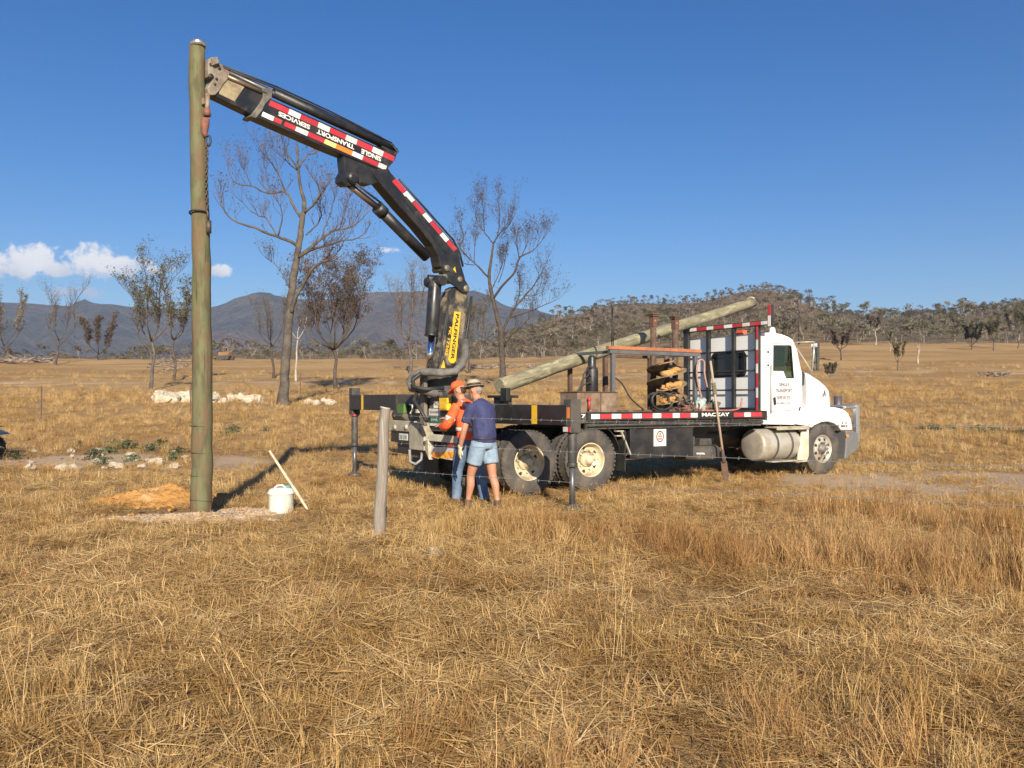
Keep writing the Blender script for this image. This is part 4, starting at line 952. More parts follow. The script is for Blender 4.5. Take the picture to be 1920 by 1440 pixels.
DLET = mat('door_lettering', (.10, .05, .055), (.14, .08, .08), 30, .6)
for s, x0, x1, y0, y1 in (('SINGLE', 1461, 1480, 717.5, 724), ('TRANSPORT', 1454, 1486, 729, 736), ('SERVICES', 1457, 1482, 742, 749), ('07 4955 2210', 1457, 1482, 754, 758.5)):
    side_text('door_lettering', s, x0, x1, y0, y1, cs - .005, DLET, cab, .012)
mb = MB(); (ua, za), (ub, zb2) = T(1437, 634, cs), T(1437, 793, cs); mb.box(ua - .004, ua + .004, cs - .0035, cs - .0006, zb2, za); mb.build('panel_seam', GAP, cab)
mb = MB(); (ua, za), (ub, zb2) = T(1430, 781, cs), T(1497, 781, cs); mb.box(ua, ub, cs - .0035, cs - .0006, za - .004, za + .004); mb.build('panel_seam', GAP, cab)
# bonnet and guards
secs = []
def bonnet_sec(u, v0, zt_, zb_, rnd):
    c = 1.25; h = c - v0; pts = []
    pts.append((v0 + .02, zb_))
    pts.append((v0, lerp(zb_, zt_, .55)))
    for i in range(6): a = math.radians(180 - 90 * i / 5); pts.append((v0 + rnd + .02 + rnd * math.cos(a), zt_ - rnd + rnd * math.sin(a)))
    pts.append((c, zt_ + .035))
    return [(u, v, z) for v, z in pts] + [(u, 2 * c - v, z) for v, z in reversed(pts[:-1])]
hb_ = [T(x, y, .42) for x, y in ((1504, 697), (1520, 702.5), (1538, 711), (1552, 719.5), (1562, 727), (1565.5, 732))]
vv = [.30, .34, .40, .45, .50, .54]; mb = MB(); rows = [bonnet_sec(u, v0, z, 1.12, .11) for (u, z), v0 in zip(hb_, vv)]
rows.append([(hb_[-1][0] + .035, lerp(1.25, p[1], .97), p[2] * .97 + .02) for p in rows[-1]]); n_ = len(rows[0])
fs = [(i * n_ + j, i * n_ + j + 1, (i + 1) * n_ + j + 1, (i + 1) * n_ + j) for i in range(len(rows) - 1) for j in range(n_ - 1)]
fs += [tuple(range(n_)), tuple((len(rows) - 1) * n_ + j for j in range(n_))]
mb.add([p for r_ in rows for p in r_], fs, 0, True); bon = mb.build('bonnet', WHITE, truck)
for f_ in bon.data.polygons:
    if len(f_.vertices) > 4: f_.use_smooth = False
fend = [T(x, y, .10) for x, y in ((1496, 796), (1499, 772), (1515, 765), (1545, 762), (1568, 764), (1581, 767), (1590, 774), (1596, 786), (1599, 806), (1578, 806.5), (1572, 799), (1564, 793.5), (1552, 790.5), (1541, 792), (1531, 796), (1522, 802), (1517, 800))]
mb = MB(); side(mb, fend, .10, .62); mb.build('front_guard', WHITE, truck, .05, seg=4)
mb = MB(); side(mb, fend, 1.88, 2.40); mb.build('front_guard', WHITE, truck, .05, seg=4)
mb = MB(); mb.box(5.15, 6.45, .55, 1.95, .95, 1.2); mb.box(5.22, 5.4, .25, .6, 1.0, 1.35); mb.build('engine_bay', BLACK, truck)
(ua, za), (ub, zb2) = T(1534, 742, .40), T(1548, 732, .40)
mb = MB(); side(mb, [(ua, za), (ua + .12, za - .006), (ua + .12, za + .008)], .352, .356); mb.build('bonnet_emblem', REDT, bon)
mb = MB(); side(mb, [(ua + .13, za - .01), (ua + .155, za + .12), (ua + .175, za + .12), (ua + .20, za - .01), (ua + .178, za - .01), (ua + .16, za + .06), (ua + .15, za - .01)], .362, .366); mb.build('bonnet_emblem', BLACK, bon)
side_text('guard_lettering', 'MACK', 1577, 1590, 797, 801, .093, RUBBER, truck, .03)
for x_ in (1579.5, 1586.5):
    u_, z_ = T(x_, 793, .09); mb = MB(); mb.lathe([(0, 0), (.02, 0), (.02, .012)], (u_, .088, z_), (0, 1, 0), 10); mb.build('guard_badge', DARKST, truck)
mb = MB(); mb.box(6.32, 6.48, .62, 1.88, .95, 1.62); mb.build('grille', CHROME, truck, .02)
for k in range(9):
    mb = MB(); mb.box(6.478, 6.495, .70, 1.80, 1.0 + k * .065, 1.03 + k * .065); mb.build('grille_bar', DARKST, truck)
STEEL = mat('bumper_steel', (.26, .265, .27), (.20, .20, .205), 3, .45, metal=.5, c3=(.30, .26, .2), s3=3)
bmp = [T(x, y, .04) for x, y in ((1587, 808), (1601, 808), (1610, 812), (1611, 838), (1605, 846), (1584, 861), (1586, 840))]
mb = MB(); side(mb, bmp, .04, 2.46); bum = mb.build('bumper', STEEL, truck, .02)
mb = MB(); u_, z_ = T(1588, 818, .03); mb.lathe([(0, -.012), (.035, -.01), (.042, .01)], (u_ + .02, .03, z_), (0, 1, 0), 16); mb.build('indicator_lamp', ORGT, bum)
mb = MB()
ub_ = T(1604, 800, .15)[0]
for v_ in (.12, 2.28): mb.box(ub_, ub_ + .11, v_, v_ + .10, .62, 1.42)
for v_ in (.75, 1.65): mb.box(ub_ + .01, ub_ + .08, v_, v_ + .06, .62, 1.42)
mb.tube([(ub_ - .35, .17, 1.36), (ub_ + .02, .17, 1.38)], .035, 10); mb.tube([(ub_ - .35, 2.33, 1.36), (ub_ + .02, 2.33, 1.38)], .035, 10)
mb.tube([(ub_ + .05, .14, 1.38), (ub_ + .05, 2.36, 1.38)], .04, 12); mb.tube([(ub_ + .05, .14, 1.05), (ub_ + .05, 2.36, 1.05)], .035, 12)
mb.build('bull_bar', mat('brushed_alloy', (.62, .62, .60), (.52, .52, .50), 6, .35, metal=.8), truck, .012)
mb = MB(); u_, z_ = T(1571, 754, .75); mb.tube([(u_, .75, z_ - .5), (u_, .75, z_ + .13)], .085, 16); mb.tube([(u_, .75, z_ - .13), (u_, .75, z_ - .10)], .11, 16); mb.build('intake_snorkel', mat('violet_grey_metal', (.16, .14, .16), None, 4, .45, metal=.5), truck)
# mirror, aerial, beacon, roof lamp
mb = MB()
(a0, za), (a1, z1) = T(1489, 642, cs), T(1526, 641, -.10)
mb.tube([(a0, cs, za), (a1, -.10, z1)], .014, 8); (a2, z2), (a3, z3) = T(1494, 652, cs), T(1522, 697, -.10); mb.tube([(a2, cs, z2), (a3, -.10, z3)], .013, 8); mb.tube([(a1 + .01, -.10, z1), (a3 + .01, -.10, z3 - .05)], .012, 8)
mir = mb.build('mirror_bracket', ALLOY, cab)
ca_, cb_ = Vector((math.cos(.55), -math.sin(.55), 0)), Vector((math.sin(.55), math.cos(.55), 0))
mc = Vector((a1 + .03, -.11, (z1 + z3) / 2 + .02))
for nm, dz_, hh, ww, m_ in (('mirror_head', 0.06, .20, .085, DARKST), ('mirror_head', -.22, .075, .075, DARKST)):
    c0 = mc + Vector((0, 0, dz_)); mb = MB(); mb.obox(c0, Vector((.0, -ww, 0)), Vector((.028, 0, 0)), Vector((0, 0, hh))); mo = mb.build(nm, m_, cab, .012)
    mb = MB(); mb.obox(c0 + Vector((-.030, 0, 0)), Vector((.0, -ww * .88, 0)), Vector((.002, 0, 0)), Vector((0, 0, hh * .92))); mb.build('mirror_glass', CHROME, cab)
mb = MB(); (u_, z_), (u2_, z2_) = T(1498, 641, .35), T(1496, 562, .35); mb.tube([(u_, .35, z_ - .05), (u_, .35, z_ + .06)], .018, 8); mb.tube([(u_, .35, z_), (u2_, .35, z2_)], .007, 6); mb.build('aerial', RUBBER, cab)
(u_, z_) = T(1448, 622, .30); mb = MB(); mb.lathe([(0, .11), (.04, .105), (.06, .07), (.062, .02), (.075, .0), (.075, -.05)], (u_, .30, z_ - .02), (0, 0, 1), 16); mb.build('roof_beacon', mat('beacon_white', (.75, .75, .72), None, 5, .3), cab)
(v_, z_) = V_(1387, 619, 4.45); mb = MB(); mb.box(4.40, 4.52, v_ - .13, v_ + .13, bt + .0, bt + .10); mb.build('roof_marker', mat('orange_lens', (.75, .13, .05), None, 5, .3), cab, .01)

# headboard rack behind the cab
U = bu - .088
mb = MB()
PV = [V_(x_, 700, U)[0] for x_ in (1420.5, 1376, 1328.5, 1288)]
for (v_, w_) in zip(PV, (.045, .035, .04, .07)): mb.box(U - .035, U + .035, v_ - w_, v_ + w_, 1.30, 2.97)
mb.box(U - .03, U + .03, PV[0], PV[3], 1.30, 1.37)
hbd = mb.build('headboard', BLACK, truck, .006)
for z_ in (2.50, 2.10, 1.72):
    mb = MB(); mb.tube([(U, PV[0], z_), (U, PV[3], z_)], .016, 8); mb.build('headboard_bar', BLACK, hbd)
mb = MB(); VR = V_(1442.5, 606, U)[0]; VL = PV[3] + .08
mb.box(U - .045, U + .045, VR, VL, 2.955, 3.055); mb.box(U - .04, U + .04, VR - .07, VR - .002, 2.93, 3.34); rail = mb.build('top_rail', BLACK, hbd, .006)
vs_ = np.linspace(2.10, -.24, 9)
xs_ = [1293.5, 1306, 1325, 1337.5, 1357.5, 1373, 1392, 1406, 1427, 1441.5]
for i in range(9):
    va = V_(xs_[i], 612, U - .05)[0]; vb = V_(xs_[i + 1], 612, U - .05)[0]; va = min(va, VL - .01); vb = max(vb, VR + .004)
    mb = MB(); mb.box(U - .0525, U - .0465, vb + .003, va, 2.972, 3.04); mb.build('reflective_tape', WHT if i % 2 == 0 else REDT, hbd)
mb = MB(); mb.box(U - .047, U - .0415, VR - .068, VR - .005, 3.14, 3.335); mb.build('reflective_tape', REDT, hbd)
mb = MB(); mb.box(U - .047, U - .0415, VR - .068, VR - .005, 2.935, 3.137); mb.build('reflective_tape', WHT, hbd)
zz_ = [2.94, 2.68, 2.45, 2.13, 1.95, 1.70, 1.52, 1.34]
zz_ = [2.95] + [V_(1422, y, U)[1] for y in (637, 656, 682, 700, 727, 746, 772)]
for i in range(7):
    mb = MB(); mb.box(U - .043, U - .0365, PV[0] - .043, PV[0] + .004, zz_[i + 1] + .002, zz_[i]); mb.build('reflective_tape', REDT if i % 2 == 0 else WHT, hbd)

# ------------------------------------------------------------------ loader crane (a part of the truck) and its pieces
KO = Vector((-1.19, 14.1, 0)); S_ = Vector((-.683, -.731, 0)).normalized(); W_ = Vector((0, 0, 1)).cross(S_)
Mc = Mti @ frame(KO, S_, W_, Vector((0, 0, 1)))
def Cp(x, y, w=0.0):
    a = (x - 960) / FPX
    s = (a * (KO.y + w * W_.y) - KO.x - w * W_.x) / (S_.x - a * S_.y); D = KO.y + s * S_.y + w * W_.y
    return (s, CAMH + (HOR - y) / FPX * D)
def C3(x, y, w=0.0): s, z = Cp(x, y, w); return Vector((s, w, z))
def cprism(mb, pts, hw, mi=0, w0=None):
    poly = [Cp(x, y, hw) for x, y in pts]
    return mb.prism(poly, lambda p: (p[0], hw, p[1]), lambda p: (p[0], (-hw if w0 is None else w0), p[1]), mi)
# base frame across the chassis and slewing turret
mb = MB(); mb.box(-2.45, -1.62, .55, 1.95, 1.02, 1.48); mb.box(-2.05, -1.62, .05, 2.45, 1.16, 1.46); mb.box(-2.45, -2.09, .1, 2.45, 1.30, 1.60)
mb.lathe([(.36, 0), (.36, .12), (.30, .16), (.27, .40), (.30, .45), (.30, .52)], (-2.19, 1.25, 1.46), (0, 0, 1), 28)
crane = mb.build('loader_crane', DARKST, truck, .012)
# column
mb = MB(); cprism(mb, [(824, 700), (829, 665), (834, 628), (838, 590), (840, 566), (844, 552), (850, 540), (858, 536), (874, 545), (879, 556), (873, 606), (864, 662), (858, 700)], .11)
col = mb.build('column', WORNP, crane, .025, xf=Mc)
mb = MB(); cprism(mb, [(852, 584), (864, 585), (855, 676), (851, 681), (845, 681), (841, 675)], .116, 0, .1115); mb.build('yellow_decal', YELLOW, crane, xf=Mc)
def crane_text(s, p0, p1, hpx, w, m, up_left=False, bold=.02):
    """letters written from pixel p0 to pixel p1 on the crane face w"""
    a, b = C3(*p0, w), C3(*p1, w); d = (b - a); L = d.length; d.normalize(); n = Vector((0, 1, 0)); y = n.cross(d)
    h = hpx / FPX * (KO.y - .73 * (a.x + b.x) / 2)
    A, Bm = Mc @ ((a + b) / 2), Mc.to_3x3()
    return lettering('lettering', s, A, Bm @ d, Bm @ y, L, h, m, crane, 'C', bold)
crane_text('PALFINGER', (858, 589), (848, 674), 8.5, .1165, BLACK, bold=.03)
crane_text('PK 17502', (845, 613), (836.5, 667), 6.0, .1115, YELLOW, bold=.02)
mb = MB(); cprism(mb, [(827, 690), (835, 690), (832, 675)], .114, 0, .111); mb.build('warning_decal', YELLOW, crane, xf=Mc)
# lift cylinder and its chrome rod
a, b, c = C3(816, 528, .02), C3(809, 630, .02), C3(804.5, 694, .02)
mb = MB(); mb.tube([a, b], .108, 20); mb.tube([b - (b - a) * .03, b + (b - a) * .004], .118, 20); mb.tube([a + Vector((0, -.2, 0)), a + Vector((0, .2, 0))], .085, 16); mb.tube([C3(802, 523, -.05), C3(831, 526, .05)], .075, 14); mb.build('lift_cylinder', CRANEP, crane, .006, xf=Mc)
mb = MB(); mb.tube([b, c], .055, 18); mb.build('cylinder_rod', CHROME, crane, xf=Mc)
# knuckle linkage
mb = MB(); cprism(mb, [(829, 500), (843, 496), (856, 512), (874, 527), (881, 540), (877, 550), (868, 549), (848, 532), (832, 522)], .15, 0, .122); cprism(mb, [(829, 500), (843, 496), (856, 512), (874, 527), (881, 540), (877, 550), (868, 549), (848, 532), (832, 522)], -.122, 0, -.15); mb.build('link_plate', CRANEP, crane, .008, xf=Mc)
for (x, y, r_) in ((838, 503, .055), (834, 519, .05), (862, 524, .05), (874, 541, .06)):
    p = C3(x, y, .15); mb = MB(); mb.lathe([(r_, -.31), (r_, .015), (r_ * .8, .028), (0, .03)], p, (0, 1, 0), 18); mb.build('pivot_pin', mat('greasy_steel', (.26, .225, .15), (.17, .15, .11), 9, .5, metal=.4), crane, xf=Mc)
# main boom
mb = MB(); cprism(mb, [(727, 316), (741, 332), (793, 390), (845, 448), (859, 466), (864, 492), (872, 520), (876, 540), (846, 522), (836, 507), (826, 500), (822, 480), (812, 460), (784, 425), (750, 388), (725, 358), (705, 334), (696, 316)], .11)
boom = mb.build('main_boom', CRANEP, crane, .02, xf=Mc)
mb = MB(); cprism(mb, [(752, 368), (762, 368), (848, 468), (857, 480), (860, 508), (851, 514), (842, 502), (838, 478)], .117, 0, .1105); mb.build('boom_web', CRANEP, crane, .01, xf=Mc)
edge = [(742, 334), (858, 467)]; cuts = [0, .175, .315, .48, .60, .76, .87, 1.0]
for i in range(7):
    (xa, ya), (xb, yb) = [(lerp(edge[0][0], edge[1][0], t), lerp(edge[0][1], edge[1][1], t)) for t in (cuts[i] + .004, cuts[i + 1] - .004)]
    mb = MB(); cprism(mb, [(xa, ya), (xb, yb), (xb - 7.5, yb + 5.5), (xa - 7.5, ya + 5.5)], .115, 0, .1115); mb.build('reflective_tape', REDT if i % 2 == 0 else WHT, crane, xf=Mc)
mb = MB(); cprism(mb, [(845, 512), (857, 519), (853, 500)], .1205, 0, .1175); mb.build('warning_decal', YELLOW, crane, xf=Mc)
# knuckle cylinder
a, b, c = C3(655, 347, .0), C3(710, 391, .0), C3(800, 482, .0)
mb = MB(); mb.tube([b, c], .088, 18); mb.tube([b - (c - b) * .03, b + (c - b) * .10], .105, 18); mb.build('knuckle_cylinder', CRANEP, crane, xf=Mc)
mb = MB(); mb.tube([a, b], .05, 14); mb.build('cylinder_rod', mat('oily_rod', (.20, .15, .11), (.14, .11, .09), 6, .4, metal=.5), crane, xf=Mc)
mb = MB(); mb.tube([C3(664, 342, .12), C3(714, 380, .12)], .016, 8); mb.build('hydraulic_pipe', RUBBER, crane, xf=Mc)
mb = MB(); mb.tube([C3(884, 556, .0), C3(878, 606, .02), C3(870, 655, .05), C3(866, 684, .1)], .022, 8); mb.tube([C3(748, 336, -.06), C3(800, 394, -.06), C3(850, 450, -.06), C3(862, 474, -.06), C3(868, 500, -.05)], .018, 8); mb.tube([C3(842, 560, .13), C3(834, 610, .13), C3(826, 665, .13), C3(820, 700, .13)], .015, 8); mb.build('hydraulic_hose', RUBBER, crane, xf=Mc)
# outer boom with extension
mb = MB(); cprism(mb, [(644, 286), (712, 316), (726, 314), (732, 322), (718, 338), (694, 347), (678, 342), (664, 348), (650, 348), (641, 340), (641, 330), (647, 320), (645, 305)], .085)
p = C3(662, 334, .10); mb.lathe([(.10, -.22), (.10, .02), (.07, .05), (0, .055)], p, (0, 1, 0), 18); mb.build('knuckle_joint', CRANEP, crane, .02, xf=Mc)
mb = MB(); cprism(mb, [(500, 181), (744, 291), (741, 300), (726, 318), (716, 319), (632, 286), (478, 218), (480, 205), (490, 193)], .105)
obm = mb.build('outer_boom', CRANEP, crane, .015, xf=Mc)
mb = MB(); cprism(mb, [(492, 165), (511, 166), (510, 182), (497, 196), (492, 207), (480, 222), (470, 218), (479, 206), (488, 194), (494, 182)], .118); mb.build('boom_collar', mat('worn_collar', (.10, .095, .085), (.20, .18, .14), 5, .6), crane, .008, xf=Mc)
mb = MB(); cprism(mb, [(395, 146), (428, 148), (462, 162), (492, 172), (490, 194), (472, 214), (406, 182), (396, 172)], .082); mb.build('extension_boom', CRANEP, crane, .012, xf=Mc)
mb = MB(); cprism(mb, [(412, 156), (425, 149), (458, 163), (440, 190), (411, 176)], .0855, 0, .0825); mb.build('worn_patch', mat('tan_wear', (.36, .29, .175), (.28, .22, .13), 6, .7, c3=(.15, .12, .09), s3=6), crane, xf=Mc)
mb = MB(); cprism(mb, [(391, 112), (397, 107), (406, 109), (411, 118), (418, 122), (420, 128), (431, 134), (430, 146), (420, 156), (413, 168), (404, 178), (393, 178), (389, 165), (399, 150), (391, 143)], .10)
cprism(mb, [(398, 108), (408, 106), (412, 118), (400, 122)], .15); epl = mb.build('boom_end_plate', RUSTG, crane, .008, xf=Mc)
for (x, y, r_) in ((395, 121, .022), (396, 143, .035), (406, 148, .02), (403, 158, .018), (411, 128, .025)):
    p = C3(x, y, .102); mb = MB(); mb.lathe([(0, .004), (r_, .004), (r_, -.01)], p, (0, 1, 0), 12); mb.build('plate_hole', RUBBER, crane, xf=Mc)
# extension rams along the top of the outer boom
mb = MB(); mb.tube([C3(428, 137, .05), C3(742, 283, .05)], .050, 14); mb.tube([C3(512, 174, .05), C3(735, 278, .05)], .064, 14); mb.build('extension_ram', CRANEP, crane, xf=Mc)
mb = MB(); mb.tube([C3(425, 143, .09), C3(498, 176, .09)], .03, 10); mb.build('ram_rod', mat('bronze_rod', (.22, .17, .12), None, 6, .4, metal=.5), crane, xf=Mc)
mb = MB(); mb.tube([C3(418, 123, .0), C3(520, 163, .0), C3(620, 209, .0), C3(712, 256, .0), C3(738, 272, .02)], .013, 6); mb.tube([C3(418, 126, .06), C3(520, 167, .08), C3(620, 213, .08), C3(735, 268, .08)], .012, 6)
mb.tube([C3(705, 256, .0), C3(735, 272, .1), C3(746, 284, .12), C3(738, 292, .1)], .02, 6); mb.build('hydraulic_hose', RUBBER, crane, xf=Mc)
mb = MB(); cprism(mb, [(722, 262), (738, 270), (746, 282), (742, 290), (728, 286), (716, 276)], .09); mb.build('ram_bracket', CRANEP, crane, .01, xf=Mc)
top_l, top_r = (506, 187.5), (742, 294)
def on(l, r, x): t = (x - l[0]) / (r[0] - l[0]); return lerp(l[1], r[1], t)
def tape(x0, x1, l, r, h, m, w=.1095):
    mb = MB(); cprism(mb, [(x0 + .3, on(l, r, x0)), (x1 - .3, on(l, r, x1)), (x1 - 3.3, on(l, r, x1) + h), (x0 - 2.7, on(l, r, x0) + h)], w, 0, .1055); mb.build('reflective_tape', m, crane, xf=Mc)
for (x0, x1, m_) in ((507, 543, REDT), (543, 565, WHT), (565, 598, REDT), (598, 620, WHT), (620, 650, REDT), (650, 671, WHT), (671, 700, REDT), (700, 720, WHT), (720, 741, REDT)): tape(x0, x1, top_l, top_r, 9.5, m_)
bl, br = (491, 208.5), (722, 309.5)
for (x0, x1, m_) in ((493, 515, WHT), (515, 530, REDT), (535, 556, REDT), (556, 579, WHT), (579, 610, REDT), (610, 632, YELT), (632, 662, ORGT), (662, 682, WHT), (682, 711, REDT), (711, 726, WHT)): tape(x0, x1, bl, br, 8.0, m_)
for s, p0, p1 in (('SINGLE', (714.5, 299), (677.5, 283)), ('TRANSPORT', (664, 276.5), (594, 245.5)), ('SERVICES', (581, 239), (522, 212.5))): crane_text(s, p0, p1, 9.0, .1065, WHT, bold=.035)
# protective hose bundle round the turret
def P(x, y, D): return Mti @ px(x, y, D)
mb = MB(); mb.tube([P(*q) for q in ((873, 640, 14.2), (872, 668, 14.0), (866, 684, 13.8), (852, 697, 13.6), (828, 699, 13.5), (795, 697, 13.5), (776, 702, 13.6), (768, 714, 13.8), (772, 728, 13.7), (792, 732, 13.5), (815, 738, 13.4), (845, 741, 13.4), (862, 748, 13.6))], .062, 12); mb.build('hose_bundle', HOSE, crane)
mb = MB(); mb.tube([P(*q) for q in ((790, 700, 13.45), (774, 712, 13.5), (776, 726, 13.4), (800, 730, 13.35), (832, 728, 13.5))], .035, 10); mb.tube([P(*q) for q in ((782, 735, 13.5), (776, 752, 13.4), (788, 768, 13.3), (800, 790, 13.2))], .03, 10); mb.build('hydraulic_hose', RUBBER, crane)
# rear cover with stickers, control station, brackets
OLIVE = mat('olive_grey_cover', (.085, .085, .070), (.12, .115, .092), 4, .6, c3=(.17, .15, .11), s3=3)
ur = -2.5
mb = MB(); cross(mb, [V_(x, y, ur) for x, y in ((805, 799), (805, 752), (809, 741), (817, 735), (830, 733), (850, 738), (858, 744), (858, 799))], ur, ur + .05); cov = mb.build('rear_cover', OLIVE, crane, .01)
for (x0, x1, y0, y1, m_) in ((813.5, 825, 752, 765, WHT), (804.5, 825.5, 766.5, 779, WHT), (806.5, 824.5, 781, 793.5, GREEND), (806.5, 824.5, 794, 798, WHT)):
    (va, zb2), (vb, za) = V_(x0, y1, ur), V_(x1, y0, ur); mb = MB(); mb.box(ur - .005, ur - .001, min(va, vb), max(va, vb), zb2, za); mb.build('sticker', m_, crane)
for s, x0, x1, y0, y1, m_ in (('DANGER', 807, 823, 771, 774.5, BLACK), ('WLL', 815.5, 823, 756, 760, BLACK), ('SWL', 809, 822, 785, 789, WHT)):
    (va, zb2), (vb, za) = V_(x0, y1, ur), V_(x1, y0, ur); lettering('sticker_lettering', s, (ur - .006, (va + vb) / 2, (za + zb2) / 2), (0, -1, 0), (0, 0, 1), abs(va - vb), za - zb2, m_, crane, 'C', .0)
(va, zb2), (vb, za) = V_(834, 769, ur), V_(849, 746, ur); mb = MB(); mb.box(ur - .10, ur - .02, vb, va, zb2, za); mb.box(ur - .11, ur - .10, vb + .01, va - .03, zb2 + .02, za - .08); con = mb.build('control_box', YELLOW, crane, .012)
mb = MB()
for k in range(5): v_ = lerp(vb, va, (k + .5) / 5); mb.tube([(ur - .08, v_, za - .01), (ur - .12, v_, za + .09)], .007, 6); mb.blob((ur - .12, v_, za + .10), .016, 1, 0)
for k in range(3): v_ = lerp(vb, va, (k + .5) / 3); mb.tube([(ur - .06, v_, zb2 - .05), (ur - .06, v_, zb2 + .01)], .014, 6)
mb.build('control_levers', RUBBER, crane)
(va, _), (vb, _2) = V_(790, 790, ur - .06), V_(798.5, 790, ur - .06)
mb = MB(); mb.box(ur - .09, ur - .03, vb, va, 1.12, 1.98); mb.build('rear_post', mat('brown_grey_post', (.13, .105, .085), (.19, .16, .125), 6, .8), crane, .006)
(va, z0), (vb, z1) = V_(735, 809, ur), V_(780, 792, ur); mb = MB(); mb.box(ur - .06, ur + .02, vb, va, z0 + .02, z1 + .02); rb = mb.build('rear_beam', BEIGE, truck, .01)
for x_ in (741, 762):
    (v_, z_) = V_(x_, 801, ur - .06); mb = MB(); mb.lathe([(0, -.03), (.035, -.03), (.04, -.012), (.055, 0)], (ur - .06, v_, z_), (1, 0, 0), 12); mb.build('bolt', BEIGE, rb)
(va, z0), (vb, z1) = V_(736, 828, ur), V_(773, 809, ur); mb = MB(); mb.box(ur - .03, ur + .01, vb, va, z0, z1); pl = mb.build('plate_panel', BLACK, truck, .006)
(va, z0), (vb, z1) = V_(752, 825, ur), V_(768, 813.5, ur); mb = MB(); mb.box(ur - .038, ur - .0315, vb, va, z0 + .005, z1); mb.build('number_plate', WHT, pl)
lettering('plate_lettering', '768 IXW', (ur - .0395, (va + vb) / 2, (z0 + z1) / 2), (0, -1, 0), (0, 0, 1), abs(va - vb) * .86, (z1 - z0) * .6, GREEND, pl, 'C', .0)
(va, z0), (vb, z1) = V_(775, 842, ur), V_(803, 793, ur); mb = MB(); mb.box(ur - .08, ur + .1, vb, va, z0, z1); mb.prism([(va - .02, z0), (vb, z0), (vb - .14, z0 - .14), (vb - .10, z0 + .2)], lambda p: (ur - .06, p[0], p[1]), lambda p: (ur + .05, p[0], p[1])); brk = mb.build('rear_bracket', BEIGE, truck, .012)
(v_, z_) = V_(797, 830, ur - .08); mb = MB(); mb.lathe([(0, -.02), (.03, -.02), (.03, 0)], (ur - .08, v_, z_), (1, 0, 0), 6); mb.build('bolt', DARKST, brk)
(va, z0), (vb, z1) = V_(803, 862, ur), V_(866, 838, ur); mb = MB(); mb.prism([V_(803, 855, ur), V_(808, 838, ur), V_(868, 838, ur), V_(868, 866, ur)], lambda p: (ur - .02, p[0], p[1]), lambda p: (ur, p[0], p[1])); tp = mb.build('tail_panel', WHT, truck, .004)
for k in range(5):
    q0 = lerp(806, 858, k / 5); mb = MB(); mb.prism([V_(q0 + 2, 846.5, ur - .02), V_(q0 + 6.5, 847, ur - .02), V_(q0 + 11.5, 859, ur - .02), V_(q0 + 7, 858, ur - .02)], lambda p: (ur - .026, p[0], p[1]), lambda p: (ur - .0215, p[0], p[1])); mb.build('hazard_stripe', ORGT, tp)
    mb = MB(); mb.prism([V_(q0 + 7, 847, ur - .02), V_(q0 + 12, 847.5, ur - .02), V_(q0 + 17, 860, ur - .02), V_(q0 + 12, 859, ur - .02)], lambda p: (ur - .025, p[0], p[1]), lambda p: (ur - .0215, p[0], p[1])); mb.build('hazard_stripe', YELLOW, tp)
mb = MB(); (va, z0), (vb, z1) = V_(808, 824, ur), V_(866, 818, ur); mb.box(ur - .05, ur + .0, vb, va, z0 - .02, z1); mb.build('tail_bar', mat('cream_bar', (.62, .57, .42), None, 5, .6), truck, .006)
mb = MB(); (va, z0), (vb, z1) = V_(841, 838, ur), V_(866, 828, ur); mb.box(ur - .035, ur, vb, va, z0, z1); mb.build('tail_lamp', mat('red_lens', (.35, .02, .03), None, 5, .25), truck, .006)
mb = MB(); mb.tube([P(*q) for q in ((768, 843, 13.9), (769, 866, 13.9), (780, 870, 13.8), (790, 862, 13.8), (791, 848, 13.9))], .022, 8); mb.build('air_line', mat('grey_air_line', (.30, .29, .28), None, 8, .6), truck)
mb = MB(); mb.box(-2.46, -2.0, 1.5, 2.35, .62, 1.0); mb.box(-2.48, -2.3, .3, 2.3, .60, .72); mb.build('rear_crossmember', BLACK, truck, .01)
# hydraulic clutter on the far rear corner
mb = MB(); (v_, z_) = V_(760, 778, ur + .1); mb.tube([(ur + .05, v_ + .25, z_), (ur + .05, v_ - .25, z_)], .10, 16); mb.box(ur, ur + .3, v_ - .15, v_ + .3, z_ - .2, z_ + .05); mb.build('hydraulic_motor', DARKST, crane, .01)
(va, z0), (vb, z1) = V_(747, 775, ur - .02), V_(760, 757, ur - .02); mb = MB(); mb.box(ur - .05, ur + .02, vb, va, z0, z1); mb.build('valve_block', mat('green_valve', (.09, .19, .04), (.06, .12, .03), 12, .5), crane, .008)
(va, z0), (vb, z1) = V_(780, 774, ur - .04), V_(787, 767, ur - .04); mb = MB(); mb.box(ur - .06, ur - .02, vb, va, z0, z1); mb.build('sticker', mat('cream_decal', (.72, .68, .45), None, 8, .5), crane)
mb = MB(); mb.tube([P(*q) for q in ((768, 758, 14.1), (773, 760, 13.9), (774, 768, 13.8), (769, 776, 13.8))], .016, 8); mb.build('bright_hose', mat('pale_hose', (.6, .58, .5), None, 8, .5), crane)
